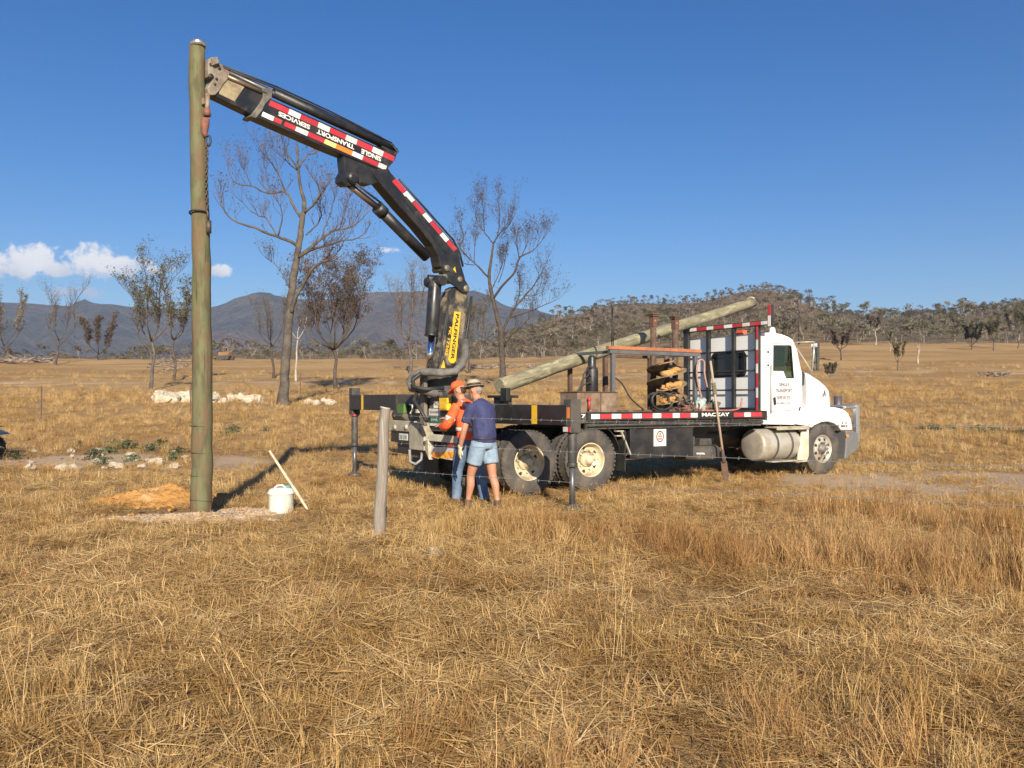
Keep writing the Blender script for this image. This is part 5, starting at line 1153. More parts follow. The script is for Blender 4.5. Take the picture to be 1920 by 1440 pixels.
# outriggers
def outrigger(u, v0, v1, z0, z1, ztop, near):
    mb = MB(); mb.box(u - .10, u + .10, min(v0, v1), max(v0, v1), z0, z1); o = mb.build('outrigger_beam', CRANEP, truck, .01)
    e = v1
    mb = MB(); mb.box(u - .085, u + .085, e - .085, e + .085, z0 - .10, ztop); mb.tube([(u, e, z0 - .05), (u, e, .60)], .062, 16); mb.tube([(u, e, .66), (u, e, .60)], .075, 16); mb.build('outrigger_leg', DARKST, o, .008)
    mb = MB(); mb.tube([(u, e, .62), (u, e, .03)], .042, 14); mb.lathe([(.0, .10), (.06, .09), (.13, .05), (.14, .0)], (u, e, .0), (0, 0, 1), 18); mb.build('outrigger_foot', mat('grey_jack_rod', (.18, .18, .18), (.13, .13, .13), 6, .35, metal=.6), o)
    return o
on_ = outrigger(-1.75, .3, -1.85, 1.17, 1.45, 1.53, True)
mb = MB(); mb.box(-1.853, -1.851, -1.13, -.99, 1.175, 1.445); mb.build('yellow_band', YELLOW, on_)
mb = MB(); mb.box(-1.840, -1.836, -1.905, -1.80, 1.27, 1.42); mb.build('amber_reflector', ORGT, on_)
mb = MB(); mb.box(-1.845, -1.8365, -1.93, -1.875, 1.085, 1.15); mb.build('reflective_tape', REDT, on_)
mb = MB(); mb.box(-1.845, -1.8365, -1.872, -1.765, 1.085, 1.15); mb.build('reflective_tape', WHT, on_)
of_ = outrigger(-2.28, 2.2, 4.80, 1.33, 1.62, 1.76, False)
mb = MB(); mb.box(-2.383, -2.381, 4.10, 4.2, 1.335, 1.615); mb.build('yellow_band', YELLOW, of_)
mb = MB(); mb.tube([(-2.28, 4.80, 1.20), (-2.28, 4.80, 1.235)], .09, 12); mb.build('red_collar', REDT, of_)
# bolster that carries the butt of the leaning pole
mb = MB(); mb.box(-1.28, -1.10, .75, 1.05, 1.30, 1.60); mb.box(-1.32, -1.06, .60, 1.20, 1.555, 1.60); mb.box(-1.33, -1.25, .55, .75, 1.50, 1.72); mb.build('pole_bolster', BLACK, truck, .01)
# ------------------------------------------------------------------ poles
POLEG = mat('treated_pole', (.130, .132, .060), (.088, .084, .042), 3.0, .85, stretch=(3, 3, .9), bump=.006, bscale=14, c3=(.140, .094, .050), s3=2.6, lo3=.44, hi3=.60, crack=(.035, .03, .02))
POLEL = mat('pale_treated_pole', (.235, .215, .135), (.165, .15, .09), 3.0, .85, stretch=(4, 4, 1.2), bump=.006, bscale=14, c3=(.33, .30, .20), s3=2.5, lo3=.48, hi3=.64, crack=(.07, .06, .04))
def pole_mesh(mb, L, r0, r1, seed):
    rr_ = random.Random(seed); pts, rs = [], []
    for i in range(25): t = i / 24; pts.append(Vector((rr_.gauss(0, .004) + .025 * math.sin(t * 3.1 + seed), rr_.gauss(0, .004) + .02 * math.sin(t * 4.4), L * t))); rs.append(lerp(r0, r1, t) * rr_.uniform(.994, 1.006))
    mb.tube(pts, rs, 22)
pb = px(377, 972, 11.05); pb.z = g1(pb.x, 11.05) - .1; ptop = px(371.5, 84, 11.05)
pole = thing('power_pole', 'tall upright green brown treated timber pole with shiny metal cap, held by the crane', 'pole', pb)
dv = ptop - pb; Lp = dv.length; pole.rotation_euler = dv.to_track_quat('Z', 'Y').to_euler()
mb = MB(); pole_mesh(mb, Lp, .138, .098, 3); mb.build('pole_shaft', POLEG, pole)
mb = MB(); mb.lathe([(.103, -.03), (.103, .02), (.098, .04), (.0, .05)], (0, 0, Lp), (0, 0, 1), 24); mb.build('metal_cap', mat('galvanised', (.75, .76, .78), (.62, .63, .65), 8, .25, metal=.9), pole)
WIRE = mat('rusty_wire', (.10, .075, .06), (.16, .13, .11), 20, .6, metal=.4)
for y_ in (802, 852, 895, 940):
    h = (972 - y_) / FPX * 11.05 + .1; r_ = lerp(.138, .098, h / Lp) + .004
    mb = MB(); mb.tube([(r_ * math.cos(q), r_ * math.sin(q), h + .02 * math.sin(q + 2.2)) for q in np.linspace(0, 6.2832, 25)], .004, 6, cap=False); mb.build('wire_ring', WIRE, pole)
mb = MB(); h = (972 - 402) / FPX * 11.05 + .1; r_ = .117
mb.tube([(r_ * math.cos(q), r_ * math.sin(q), h + .02 * math.cos(q)) for q in np.linspace(0, 6.2832, 25)], .012, 8, cap=False); mb.blob((-r_ - .02, -.02, h - .01), .03, 1, .2); mb.build('sling_strap', RUBBER, pole)
# lifting tackle between boom tip and pole
hk = thing('lifting_chain', 'rusty lifting hook and long hanging chain beside the top of the upright pole', 'chain', px(390, 178, 11.0))
org = Vector(hk.location)
def Q(x, y, D=11.0): return px(x, y, D) - org
CHM = mat('chain_steel', (.07, .06, .055), (.13, .10, .08), 20, .6, metal=.5); REDR = mat('red_rust_steel', (.22, .085, .055), (.14, .07, .05), 12, .8)
mb = MB(); mb.tube([Q(389, 176), Q(389, 196), Q(388, 206)], .03, 10); mb.tube([Q(381, 168, 11.1), Q(379, 184, 11.05), Q(383, 198)], .035, 8); mb.build('shackle', RUSTG, hk)
mb = MB(); mb.tube([Q(388, 205), Q(389, 218)], .045, 12); mb.tube([Q(386, 222), Q(384, 236), Q(383, 250), Q(387, 257)], [.05, .055, .04, .03], 12); mb.build('swivel', REDR, hk)
mb = MB(); cx, cy = 390.5, 264
mb.tube([Q(cx + 4.5 * math.cos(q), cy - 10 * math.sin(q)) for q in np.linspace(-1.4, 4.4, 14)], .014, 8); mb.build('hook', RUBBER, hk)
link_me = MB(); link_me.tube([(.018 * math.cos(q), 0, .032 * math.sin(q)) for q in np.linspace(0, 6.2832, 13)], .0075, 6, cap=False); lm = link_me.mesh('chain_link', CHM)
n_ = 0; y_ = 272
while y_ < 392:
    o = link('chain_link', lm, hk); o.location = Q(387.5 + .9 * math.sin(y_ * .05), y_); o.rotation_euler = (0, 0, .5 + (math.pi / 2) * (n_ % 2)); n_ += 1; y_ += 6.9
mb = MB(); mb.tube([Q(386, 388), Q(390, 402), Q(391, 414), Q(388, 404)], .014, 8); mb.tube([Q(391.5, 414), Q(391.5, 437)], .034, 10); mb.build('chain_hook', CHM, hk)
# pole leaning on the headboard
A = px(938, 725, 14.25); B = px(1288, 606.5, 18.05); lp = thing('leaning_pole', 'long pale timber pole lying aslant on the truck, resting over the headboard', 'pole', A)
dv = (B - A); Ll = dv.length * 1.485; lp.rotation_euler = dv.to_track_quat('Z', 'Y').to_euler()
mb = MB(); pole_mesh(mb, Ll, .128, .110, 8); mb.build('pole_shaft', POLEL, lp)
mb = MB(); mb.lathe([(.115, -.05), (.115, .004), (.104, .008), (.0, .010)], (0, 0, Ll), (0, 0, 1), 22); mb.build('pole_end_band', mat('pale_end_grain', (.55, .50, .38), (.46, .4, .28), 20, .8), lp)

# ------------------------------------------------------------------ load on the deck (positions in truck coordinates)
def tl(u, v, z): return Mt @ Vector((u, v, z))
rk = thing('steel_rack', 'open steel rack with orange painted top rail standing on the deck', 'rack', tl(.6, .2, 1.30), TA)
DBL = mat('blue_grey_post', (.075, .085, .10), (.11, .11, .115), 5, .6, c3=(.17, .12, .09), s3=4)
for (u, v, m_) in ((0, 0, DBL), (1.93, 0, DBL), (0, 1.25, RUST), (1.93, 1.25, RUST)):
    mb = MB(); mb.box(u - .035, u + .035, v - .035, v + .035, 0.004, 1.08); mb.build('post', m_, rk, .004)
mb = MB(); mb.box(-.12, 2.06, -.045, .045, 1.09, 1.15); mb.build('top_rail', ORUST, rk, .006)
mb = MB(); mb.box(-.08, 2.02, -.04, .04, 1.02, 1.085); mb.build('lower_rail', DBL, rk, .004)
for u in (-.0, 1.93):
    mb = MB(); mb.box(u - .03, u + .03, .05, 1.22, 1.03, 1.08); mb.build('cross_rail', DBL, rk, .004)
mb = MB(); mb.box(-.08, 2.02, 1.21, 1.29, 1.03, 1.09); mb.build('far_rail', RUST, rk, .004)
mb = MB(); mb.box(.02, 2.0, -.02, .02, .012, .05); mb.box(-.02, .02, -.07, -.04, .03, .36); mb.build('foot_rail', RUST, rk)
mb = MB(); mb.box(.62, .70, 1.0, 1.08, .0, 1.02); mb.build('inner_post', RUST, rk, .004)
for dx_ in (0, .035):
    mb = MB(); mb.tube([tl(.62 + dx_, .25, 2.42), tl(.62 + dx_ * .6, .25, 3.16 - dx_)], .009, 6); o = mb.build('whip_rod', RUBBER); tag(o, 'thin upright steel rod above the corner of the rack, %s of two' % ('left' if not dx_ else 'right'), 'rod', 'rods above the rack')
def standing_bar(x, v, ztop, label):
    u = T(x, 640, v)[0]; o = thing('flanged_bar', label, 'steel bar', tl(u, v, 1.302), TA)
    z = ztop - 1.302
    mb = MB(); mb.tube([(0, 0, 0), (0, 0, z - .05)], .058, 14); mb.build('bar', RUST, o)
    mb = MB(); mb.box(-.075, .075, -.075, .075, z - .06, z - .03); mb.box(-.055, .055, -.055, .055, z - .26, z - .065); mb.box(-.09, .09, -.09, .09, z - .028, z); mb.build('flange', RUST, o, .004)
    mb = MB(); mb.lathe([(0, -.002), (.03, -.002), (.03, .004)], (0, -.06, z - .15), (0, 1, 0), 12); mb.build('bolt_hole', mat('red_lead', (.34, .12, .08), None, 8, .8), o)
standing_bar(1225, .95, 3.16, 'rust brown flanged steel bar standing upright in the rack, left of two'); standing_bar(1266, .95, 3.14, 'dark flanged steel bar standing upright in the rack, right of two')
# earth auger with clay on its flights
ag = thing('earth_auger', 'upright earth auger with clay caked on its curved flights, inside the rack', 'auger', tl(2.22, .62, 1.302), TA)
mb = MB(); mb.tube([(0, 0, .03), (0, 0, 1.05)], .055, 14); mb.build('shaft', RUST, ag)
FL = mat('clay_stained_flight', (.24, .165, .095), (.12, .082, .055), 5, .85, c3=(.34, .275, .17), s3=4)
rr = random.Random(5); PITCH = .50
for start in (0, 1):                                   # double-start auger: two flights half a pitch apart
    N = 60; z0 = .06 + start * PITCH / 2; vs, fs = [], []; qa = -3.3
    for i in range(N + 1):
        t = i / N; z = z0 + .80 * t * (1 if not start else .76); q = qa + 2 * math.pi * (z - z0) / PITCH
        for r_ in (.05, .37): vs.append((r_ * math.cos(q), r_ * math.sin(q), z)); vs.append((r_ * math.cos(q), r_ * math.sin(q), z + .022))
    for i in range(N):
        a, b = 4 * i, 4 * (i + 1); fs += [(a, a + 2, b + 2, b), (a + 1, b + 1, b + 3, a + 3), (a + 2, a + 3, b + 3, b + 2), (a, b, b + 1, a + 1)]
    fs += [(0, 1, 3, 2), (4 * N, 4 * N + 2, 4 * N + 3, 4 * N + 1)]
    mb = MB(); mb.add(vs, fs, 0, False); mb.build('flight', FL, ag)
    for turn in (0, 1):
        for k in range(4):
            q = -2.45 + k * .33; z = z0 + PITCH * ((q - qa) / (2 * math.pi) + turn)
            if z > .80: continue
            r_ = rr.uniform(.18, .27); mb = MB(); mb.blob((r_ * math.cos(q), r_ * math.sin(q), z + .055 + rr.uniform(0, .02)), (.095, .09, .055), 2, .45, 2.6, k + turn * 7 + start * 3); mb.build('clay_clod', CLAY, ag)
# hydraulic unit, rusty box, hoses
hu = thing('hydraulic_drive', 'dark hydraulic auger drive with hoses standing left of the rack post', 'drive unit', tl(.42, .55, 1.302), TA)
mb = MB(); mb.lathe([(.10, .3), (.11, .34), (.11, .72), (.095, .78), (.07, .80), (.07, .95), (.04, 1.0)], (0, 0, 0), (0, 0, 1), 18); mb.box(-.14, .14, -.10, .10, .02, .32); mb.build('motor', BLACK, hu, .008)
for k in range(3):
    mb = MB(); mb.tube([(0, -.05, .72 - .14 * k), (-.12, -.08, .80 - .14 * k), (-.24 - .03 * k, -.08, .66 - .10 * k), (-.27 - .04 * k, -.06, .36), (-.27 - .05 * k, 0, .02)], .016, 8); mb.build('hose', RUBBER, hu)
bx = thing('rusty_box', 'rust stained steel box at the rear of the deck, left of the rack', 'steel box', tl(-.24, .08, 1.302), TA)
mb = MB(); mb.box(0, .84, 0, .5, 0, .34); mb.build('box_body', TAN, bx, .01); mb = MB(); mb.box(-.01, .86, -.015, .515, .342, .36); mb.build('box_lid', RUST, bx, .004); mb = MB(); mb.box(.475, .495, -.006, .0, .01, .335); mb.build('box_seam', RUST, bx)
mb = MB(); mb.tube([(.20, -.06, .06), (.20, -.06, .22)], .022, 8); mb.blob((.20, -.06, .235), .035, 2, .1); o = mb.build('marker_pin', REDT, bx)
def loose_hose(name, label, cat, pts, r_, m_, group=None):
    mb = MB(); pp = smooth_path([(Vector(p), r_) for p in pts], 5); org_ = pp[0][0]; mb.tube([p - org_ for p, r in pp], r_, 8); o = mb.build(name, m_); o.location = org_; return tag(o, label, cat, group)
loose_hose('black_hose', 'black hose drooping diagonally from the rack post to the deck', 'hose', [tl(.66, .3, 1.95), tl(.85, .25, 1.80), tl(1.0, .2, 1.55), tl(1.25, .15, 1.35)], .014, RUBBER)
loose_hose('black_hose', 'short black hose hanging down beside the rack post', 'hose', [tl(.80, .5, 1.75), tl(.88, .5, 1.6), tl(.90, .5, 1.34)], .012, RUBBER)
c0 = tl(1.72, .16, 1.52)
loose_hose('black_hose', 'thick black hose loop lying at the foot of the auger', 'hose', [tl(1.55 + .22 * math.cos(q) + .1 * q / 6, .08, 1.50 + .16 * math.sin(q)) for q in np.linspace(0, 6.1, 12)], .026, RUBBER)
loose_hose('red_hose', 'pale red hose lying along the front edge of the deck', 'hose', [tl(2.55, .06, 1.325), tl(3.0, .05, 1.325), tl(3.35, .05, 1.33), tl(3.55, .06, 1.38), tl(3.62, .07, 1.55)], .016, mat('faded_red_hose', (.42, .15, .10), (.34, .13, .09), 10, .6))
loose_hose('rope_loop', 'pale red rope loop hanging from the end of the rack', 'rope', [tl(2.62, .12, 1.55), tl(2.50, .10, 1.85), tl(2.46, .08, 2.12), tl(2.53, .08, 2.25), tl(2.64, .08, 2.22), tl(2.66, .09, 2.0), tl(2.74, .1, 1.75)], .018, mat('faded_rope', (.40, .24, .18), (.30, .17, .13), 20, .8))
# heap of chains and shackles on the deck
rr = random.Random(9)
for k in range(3):
    u0 = 2.02 + k * .36; pts = []
    ch = thing('rusty_chain', ('dark steel chain heaped on the deck at the foot of the auger', 'rust red chain heaped on the deck under the end of the rack', 'brown rusty chain heaped on the deck beside the shovel')[k], 'chain', tl(u0, .2, 1.305), TA, 'chains heaped on the deck')
    big_l = MB(); big_l.tube([(.035 * math.cos(q), 0, .06 * math.sin(q)) for q in np.linspace(0, 6.2832, 11)], .014, 6, cap=False); bl_m = big_l.mesh('chain_link', (CHM, REDR, RUST)[k % 3])
    q = Vector((0, 0, .05)); d = Vector((1, 0, .6))
    for j in range(30):
        o = link('chain_link', bl_m, ch); o.location = q; o.rotation_euler = (rr.uniform(0, 3), rr.uniform(0, 3), rr.uniform(0, 3))
        d = (d + Vector((rr.gauss(0, .9), rr.gauss(0, .6), rr.gauss(0, .7)))).normalized(); q = q + d * .085; q.z = min(max(q.z, .03), .32 - .02 * k); q.x = min(max(q.x, -.2), .3); q.y = min(max(q.y, -.08), .25)
for k, (u, z, m_, lab) in enumerate(((2.28, .1, REDR, 'rust red strap bundle on the deck at the foot of the auger'), (2.72, .12, REDR, 'rust red shackle bundle beside the shovel on the deck'), (2.62, .22, mat('pale_strap', (.35, .42, .40), None, 8, .8), 'pale grey strap bundle on top of the chains'), (2.95, .16, mat('olive_sack', (.10, .095, .07), (.14, .13, .1), 8, .9), 'dark olive sack lying against the headboard'))):
    mb = MB(); mb.blob((0, 0, z * .6), (.13, .10, max(.07, z * .6)), 3, .45, 2.6, k + 3); o = mb.build('strap_bundle' if k < 3 else 'sack', m_); o.location = tl(u, .16, 1.305); o.rotation_euler = (0, 0, TA); tag(o, lab, 'strap bundle' if k < 3 else 'sack')
# shovel leaning against the deck
p0, p1 = tl(2.98, -.15, .02), tl(2.74, .02, 2.24)
sh = thing('long_shovel', 'long handled narrow shovel leaning against the side of the deck', 'shovel', p0); d = p1 - p0; sh.rotation_euler = d.to_track_quat('Z', 'X').to_euler(); Ls = d.length
mb = MB(); mb.tube([(0, 0, .42), (0, 0, Ls)], [.024, .022], 12); mb.build('handle', mat('grey_timber_handle', (.40, .31, .22), (.30, .22, .15), 4, .75, stretch=(6, 6, .5)), sh)
mb = MB(); mb.tube([(0, 0, .60), (0, 0, .36)], [.028, .036], 12); poly = [(-.055, .38), (.055, .38), (.06, .12), (.03, .0), (-.03, .0), (-.06, .12)]; mb.prism(poly, lambda p: (p[0], -.008 + p[0] ** 2 * 6, p[1]), lambda p: (p[0], .008 + p[0] ** 2 * 6, p[1])); mb.build('blade', RUST, sh, .003)
wr = MB(); 
for k in range(6): wr.lathe([(.030, 0), (.042, .01), (.042, .03), (.030, .04)], (0, 0, Ls - .62 + k * .035), (0, .12 * (-1) ** k, 1), 12)
wr.build('cord_wrap', mat('olive_cord', (.14, .125, .075), (.2, .17, .1), 15, .9), sh)

# ------------------------------------------------------------------ bucket, stick, spoil heap, fence, quad bike
bk = onground(527, 962); bkt = thing('plastic_drum', 'dirty white plastic drum standing on the grass right of the pole', 'drum', bk, .3)
DRUM = mat('dirty_white_plastic', (.70, .74, .64), (.62, .64, .54), 4, .55, c3=(.40, .36, .26), s3=5, lo3=.56, hi3=.75)
mb = MB(); mb.lathe([(.0, .0), (.155, .0), (.165, .02), (.168, .26), (.172, .265), (.172, .29), (.166, .295), (.155, .32), (.12, .335), (.0, .34)], (0, 0, 0), (0, 0, 1), 32); mb.build('drum_body', DRUM, bkt)
mb = MB(); mb.lathe([(.172, .255), (.178, .26), (.178, .275), (.172, .28)], (0, 0, 0), (0, 0, 1), 32, closed=True); mb.build('drum_rim', DRUM, bkt)
mb = MB(); mb.tube([(-.09, 0, .33), (-.05, 0, .37), (.02, 0, .372), (.06, 0, .335)], .012, 8); mb.build('drum_handle', DRUM, bkt)
mb = MB(); mb.lathe([(.045, .33), (.048, .365), (.03, .37), (0, .37)], (.085, .03, 0), (0, 0, 1), 14); mb.build('drum_cap', mat('teal_cap', (.10, .30, .32), None, 8, .5), bkt)
a, b = px(577, 955, 11.75), px(505, 845, 11.72); a.z = g1(a.x, 11.75) + .012
mid_ = [a, lerp(a, b, .25) + Vector((-.01, 0, .02)), lerp(a, b, .5) + Vector((.01, .0, -.015)), lerp(a, b, .8), b]
mb = MB(); pp = smooth_path([(p - a, r_) for p, r_ in zip(mid_, (.019, .024, .021, .019, .016))], 4); mb.tube([p for p, r in pp], [r for p, r in pp], 10); mb.tube([pp[-3][0], pp[-3][0] + Vector((-.03, 0, .07))], [.012, .008], 6)
o = mb.build('wooden_stick', mat('peeled_stick', (.62, .52, .36), (.46, .36, .24), 8, .7)); o.location = a; tag(o, 'peeled pale wooden stick leaning on the white drum', 'stick')
def mound(name, label, cx, cy, rx, ry, h, m_, seed, n=70):
    vs, fs = [], []
    for j in range(n + 1):
        for i in range(n + 1):
            x, y = (i / n * 2 - 1) * 1.15, (j / n * 2 - 1) * 1.15; q = Vector((x * 2 + seed, y * 2, seed))
            r_ = math.hypot(x, y) * (1 + .30 * noise.noise(q * .9) + .30 * noise.noise(q * 2.6)); k = max(0., 1 - r_) ; z = h * (k ** .9) * (1 + .22 * noise.fractal(q * 1.8, .8, 2.1, 4)) + .035 * noise.fractal(q * 9, .7, 2.0, 4) * min(1, k * 4) * (1 if k > 0 else 0)
            X, Y = cx + x * rx, cy + y * ry; vs.append((X, Y, g1(X, Y) + (z + .004 if k > 0 else -.03)))
    for j in range(n):
        for i in range(n): a_ = j * (n + 1) + i; fs.append((a_, a_ + 1, a_ + n + 2, a_ + n + 1))
    mb = MB(); mb.add(vs, fs, 0, True); return tag(mb.build(name, m_), label, 'dirt mound')
SPOIL = mat('ochre_spoil', (.46, .235, .062), (.38, .18, .045), 5, .95, bump=.03, bscale=30, c3=(.50, .31, .13), s3=3)
SAND = mat('pale_sand', (.50, .37, .24), (.41, .29, .18), 6, .95, bump=.02, bscale=30, c3=(.50, .31, .15), s3=4)
p = onground(288, 950); mound('clay_mound', 'ochre clay heap dug out beside the foot of the pole', p.x + .02, p.y + .40, 1.0, .60, .27, SPOIL, 2.3)
p = onground(335, 975); mound('sand_spill', 'pale sandy soil spread round the foot of the pole', p.x + .20, p.y + .05, 1.0, .34, .08, SAND, 6.1)
p = onground(460, 962); mound('sand_spill', 'low pale sandy patch between the pole and the white drum', p.x, p.y + .05, .62, .30, .055, SAND, 8.1)
rr = random.Random(31); cl = []
for i in range(3): mb = MB(); mb.blob((0, 0, 0), (.05, .045, .035), 1, .4, 2, i + 5, sm=False); cl.append(mb.mesh('clay_lump', SPOIL))
for k, (x, y) in enumerate(sorted([(-4.75 + rr.gauss(0, .55), 11.2 + rr.gauss(0, .32)) for k in range(16)], key=lambda q: q[0] / q[1])):
    o = link('clay_lump', rr.choice(cl)); o.location = (x, y, g1(x, y) + .02 + .12 * max(0, 1 - math.hypot((x + 4.7) / .7, (y - 11.4) / .45))); s = rr.uniform(.3, .85); o.scale = (s, s, s); o.rotation_euler = (0, 0, rr.uniform(0, 6)); tag(o, 'ochre clay lump, %s from the left on or by the dug heap' % nth(k), 'clod', 'clay lumps round the heap')
# fence post and wires
fp = onground(709, 1006); post = thing('timber_fence_post', 'weathered grey split timber fence post in front of the truck tail', 'fence post', fp)
WOOD = mat('weathered_wood', (.27, .235, .195), (.17, .14, .11), 3, .85, stretch=(9, 9, .6), bump=.008, bscale=10, c3=(.36, .325, .28), s3=3)
topv = px(722, 765, 9.5) - fp; pts = [Vector((0, 0, -.2)).lerp(topv, t) if t else Vector((-.01, 0, -.25)) for t in (0, .12, .3, .5, .7, .9, 1.0)]
mb = MB(); mb.tube([p + Vector((.008 * math.sin(i * 2.3), 0, 0)) for i, p in enumerate(pts)], [(.066, .075), (.072, .075), (.070, .068), (.066, .066), (.063, .064), (.060, .062), (.056, .058)], 9, up=(1, 0, 0)); mb.build('post_body', WOOD, post, .008)
mb = MB(); mb.tube([topv + Vector((0, 0, -.006)), topv + Vector((.003, 0, .008))], [.060, .056], 9, up=(1, 0, 0)); mb.build('post_top', mat('bleached_top', (.55, .52, .48), (.42, .39, .35), 12, .85), post)
wx1 = Vector((4.6, 8.59 - .616 * 4.6, 0))
for k, (z0, z1) in enumerate(((1.35, 1.335), (1.045, 1.045), (.742, .76))):
    fx = fp + topv * ((z0) / topv.z); aW = Vector((fx.x + .07, fx.y - .02, z0)); bW = Vector((wx1.x, wx1.y, z1)); pts = []
    for i in range(21): t = i / 20; q = aW.lerp(bW, t); q.z -= .03 * 4 * t * (1 - t); pts.append(q - aW)
    mb = MB(); mb.tube(pts, .0022, 5)
    n_ = 60
    for i in range(n_):
        t = (i + .5) / n_; q = (aW.lerp(bW, t)) - aW; q.z -= .03 * 4 * t * (1 - t); s = .014
        mb.tube([q + Vector((-s * .3, -s, -s)), q + Vector((s * .3, s, s))], .0016, 4); mb.tube([q + Vector((s * .3, -s, s)), q + Vector((-s * .3, s, -s))], .0016, 4)
    o = mb.build('barbed_wire', mat('galvanised_wire', (.42, .42, .40), (.30, .29, .27), 20, .45, metal=.6)); o.location = aW; tag(o, ('topmost', 'middle', 'lowest')[k] + ' strand of barbed wire running right from the fence post', 'wire', 'fence wires')
fp2 = Vector((4.66, wx1.y, g1(4.66, wx1.y))); fpo = copy_tree(post); fpo.location = fp2; fpo['label'] = 'weathered fence post standing just outside the right of the picture'
# quad bike at the left edge
qp = onground(-74, 862); qb = thing('quad_bike', 'dark quad bike with fat black tyre cut off by the left edge', 'quad bike', (qp.x, qp.y, g1(qp.x, qp.y)), .35)
QB = mat('quad_plastic', (.022, .024, .028), (.03, .03, .034), 5, .4)
qt = MB(); qt.lathe([(.13, .03), (.20, .0), (.26, .02), (.285, .06), (.275, .09), (.29, .11), (.28, .14), (.285, .18), (.26, .22), (.20, .24), (.13, .21)], (0, -.12, 0), (0, 1, 0), 26, closed=True)
for k in range(26):
    a_ = 2 * math.pi * k / 26; c_, s_ = math.cos(a_), math.sin(a_); qt.obox((c_ * .285, (-.05, .05)[k % 2], s_ * .285), (c_ * .014, 0, s_ * .014), (0, .05, 0), (-s_ * .018, 0, c_ * .018))
qm = qt.mesh('wheel', TYRE); qr = MB(); qr.lathe([(.135, .03), (.12, .05), (.06, .06), (0, .05)], (0, -.12, 0), (0, 1, 0), 18); qrm = qr.mesh('rim', RIMD)
for (x, y, r_) in ((.60, -.42, 0), (-.60, -.42, 0), (.60, .42, math.pi), (-.60, .42, math.pi)):
    o = link('wheel', qm, qb); o.location = (x, y, .29); o.rotation_euler = (0, 0, r_); o2 = link('rim', qrm, o)
mb = MB(); mb.box(-.55, .55, -.16, .16, .30, .58); mb.build('engine_frame', BLACK, qb, .02)
for s_ in (1, -1):
    mb = MB(); side(mb, [(s_ * .18, .60), (s_ * .30, .72), (s_ * .62, .76), (s_ * .92, .64), (s_ * .96, .60), (s_ * .64, .70), (s_ * .34, .66), (s_ * .22, .56)], -.56, .56); mb.build('mudguard', QB, qb, .015)
mb = MB(); mb.tube([(-.55, 0, .74), (-.1, 0, .80), (.12, 0, .78)], [(.09, .15), (.10, .16), (.07, .12)], 12); mb.build('seat', RUBBER, qb)
mb = MB(); mb.tube([(.22, -.38, .98), (.26, -.2, 1.0), (.30, 0, .92), (.26, .2, 1.0), (.22, .38, .98)], .016, 8); mb.tube([(.45, 0, .5), (.30, 0, .92)], .03, 8); mb.build('handlebar', BLACK, qb)
mb = MB()
for x0 in (.35, -.9):
    for k in range(4): mb.tube([(x0 + k * .17, -.32, .80), (x0 + k * .17, .32, .80)], .010, 6)
    mb.tube([(x0, -.32, .80), (x0 + .52, -.32, .80)], .010, 6); mb.tube([(x0, .32, .80), (x0 + .52, .32, .80)], .010, 6)
mb.build('carry_rack', BLACK, qb)
# small orange dozer far away
dz = onground(422, 676, 40, 260); sc_ = 1.0
doz = thing('bulldozer', 'small tan brown bulldozer parked far off, right of the upright pole', 'bulldozer', dz, 2.9)
DOZ = mat('faded_orange_machine', (.27, .155, .075), (.20, .11, .06), 3, .7)
mb = MB(); mb.box(-1.0, 1.1, -.5, .5, .7, 1.4); mb.build('body', DOZ, doz, .05); mb = MB(); mb.box(-.9, .1, -.55, .55, 2.15, 2.25)
for (x, y) in ((-.85, -.5), (-.85, .5), (.05, -.5), (.05, .5)): mb.box(x - .04, x + .04, y - .04, y + .04, 1.4, 2.15)
mb.build('canopy', DOZ, doz)
for y in (-.8, .8):
    mb = MB(); side(mb, rrect(-1.3, 1.3, .05, .8, .35), y - .22, y + .22); mb.build('track', DARKST, doz)
mb = MB(); cross(mb, [(-1.3, .1), (1.3, .1), (1.3, 1.0), (-1.3, 1.0)], 1.75, 1.85); mb.box(1.1, 1.75, -.9, -.75, .4, .55); mb.box(1.1, 1.75, .75, .9, .4, .55); mb.build('blade', DOZ, doz)

# ------------------------------------------------------------------ people
SKIN = mat('skin', (.48, .235, .145), (.42, .19, .115), 6, .55); SKINH = mat('face_skin', (.50, .24, .155), (.44, .19, .13), 6, .5)
def fuse(mb, name, m_, parent, voxel=.011, it=4, fac=.5, detail=None):
    """weld overlapping body shapes into one continuous skin"""
    o = mb.build(name + '_tmp', m_); r_ = o.modifiers.new('r', 'REMESH'); r_.mode = 'VOXEL'; r_.voxel_size = voxel; s_ = o.modifiers.new('s', 'SMOOTH'); s_.iterations = it; s_.factor = fac
    dg = bpy.context.evaluated_depsgraph_get(); me = bpy.data.meshes.new_from_object(o.evaluated_get(dg)); old = o.data
    bpy.data.objects.remove(o); bpy.data.meshes.remove(old); me.name = name; me.polygons.foreach_set('use_smooth', [True] * len(me.polygons)); me.materials.clear(); me.materials.append(m_)
    return link(name, me, parent)
def limb(mb, pts, rad, n=14, up=(1, 0, 0)):
    sp = smooth_path([(Vector(p), 0) for p in pts], 4); m = len(sp); R_ = []
    for i in range(m):
        t = i / (m - 1) * (len(rad) - 1); k = min(int(t), len(rad) - 2); f = t - k; a, b = rad[k], rad[k + 1]
        a = a if hasattr(a, '__len__') else (a, a); b = b if hasattr(b, '__len__') else (b, b); R_.append((lerp(a[0], b[0], f), lerp(a[1], b[1], f)))
    mb.tube([p for p, _ in sp], R_, n, up=up)
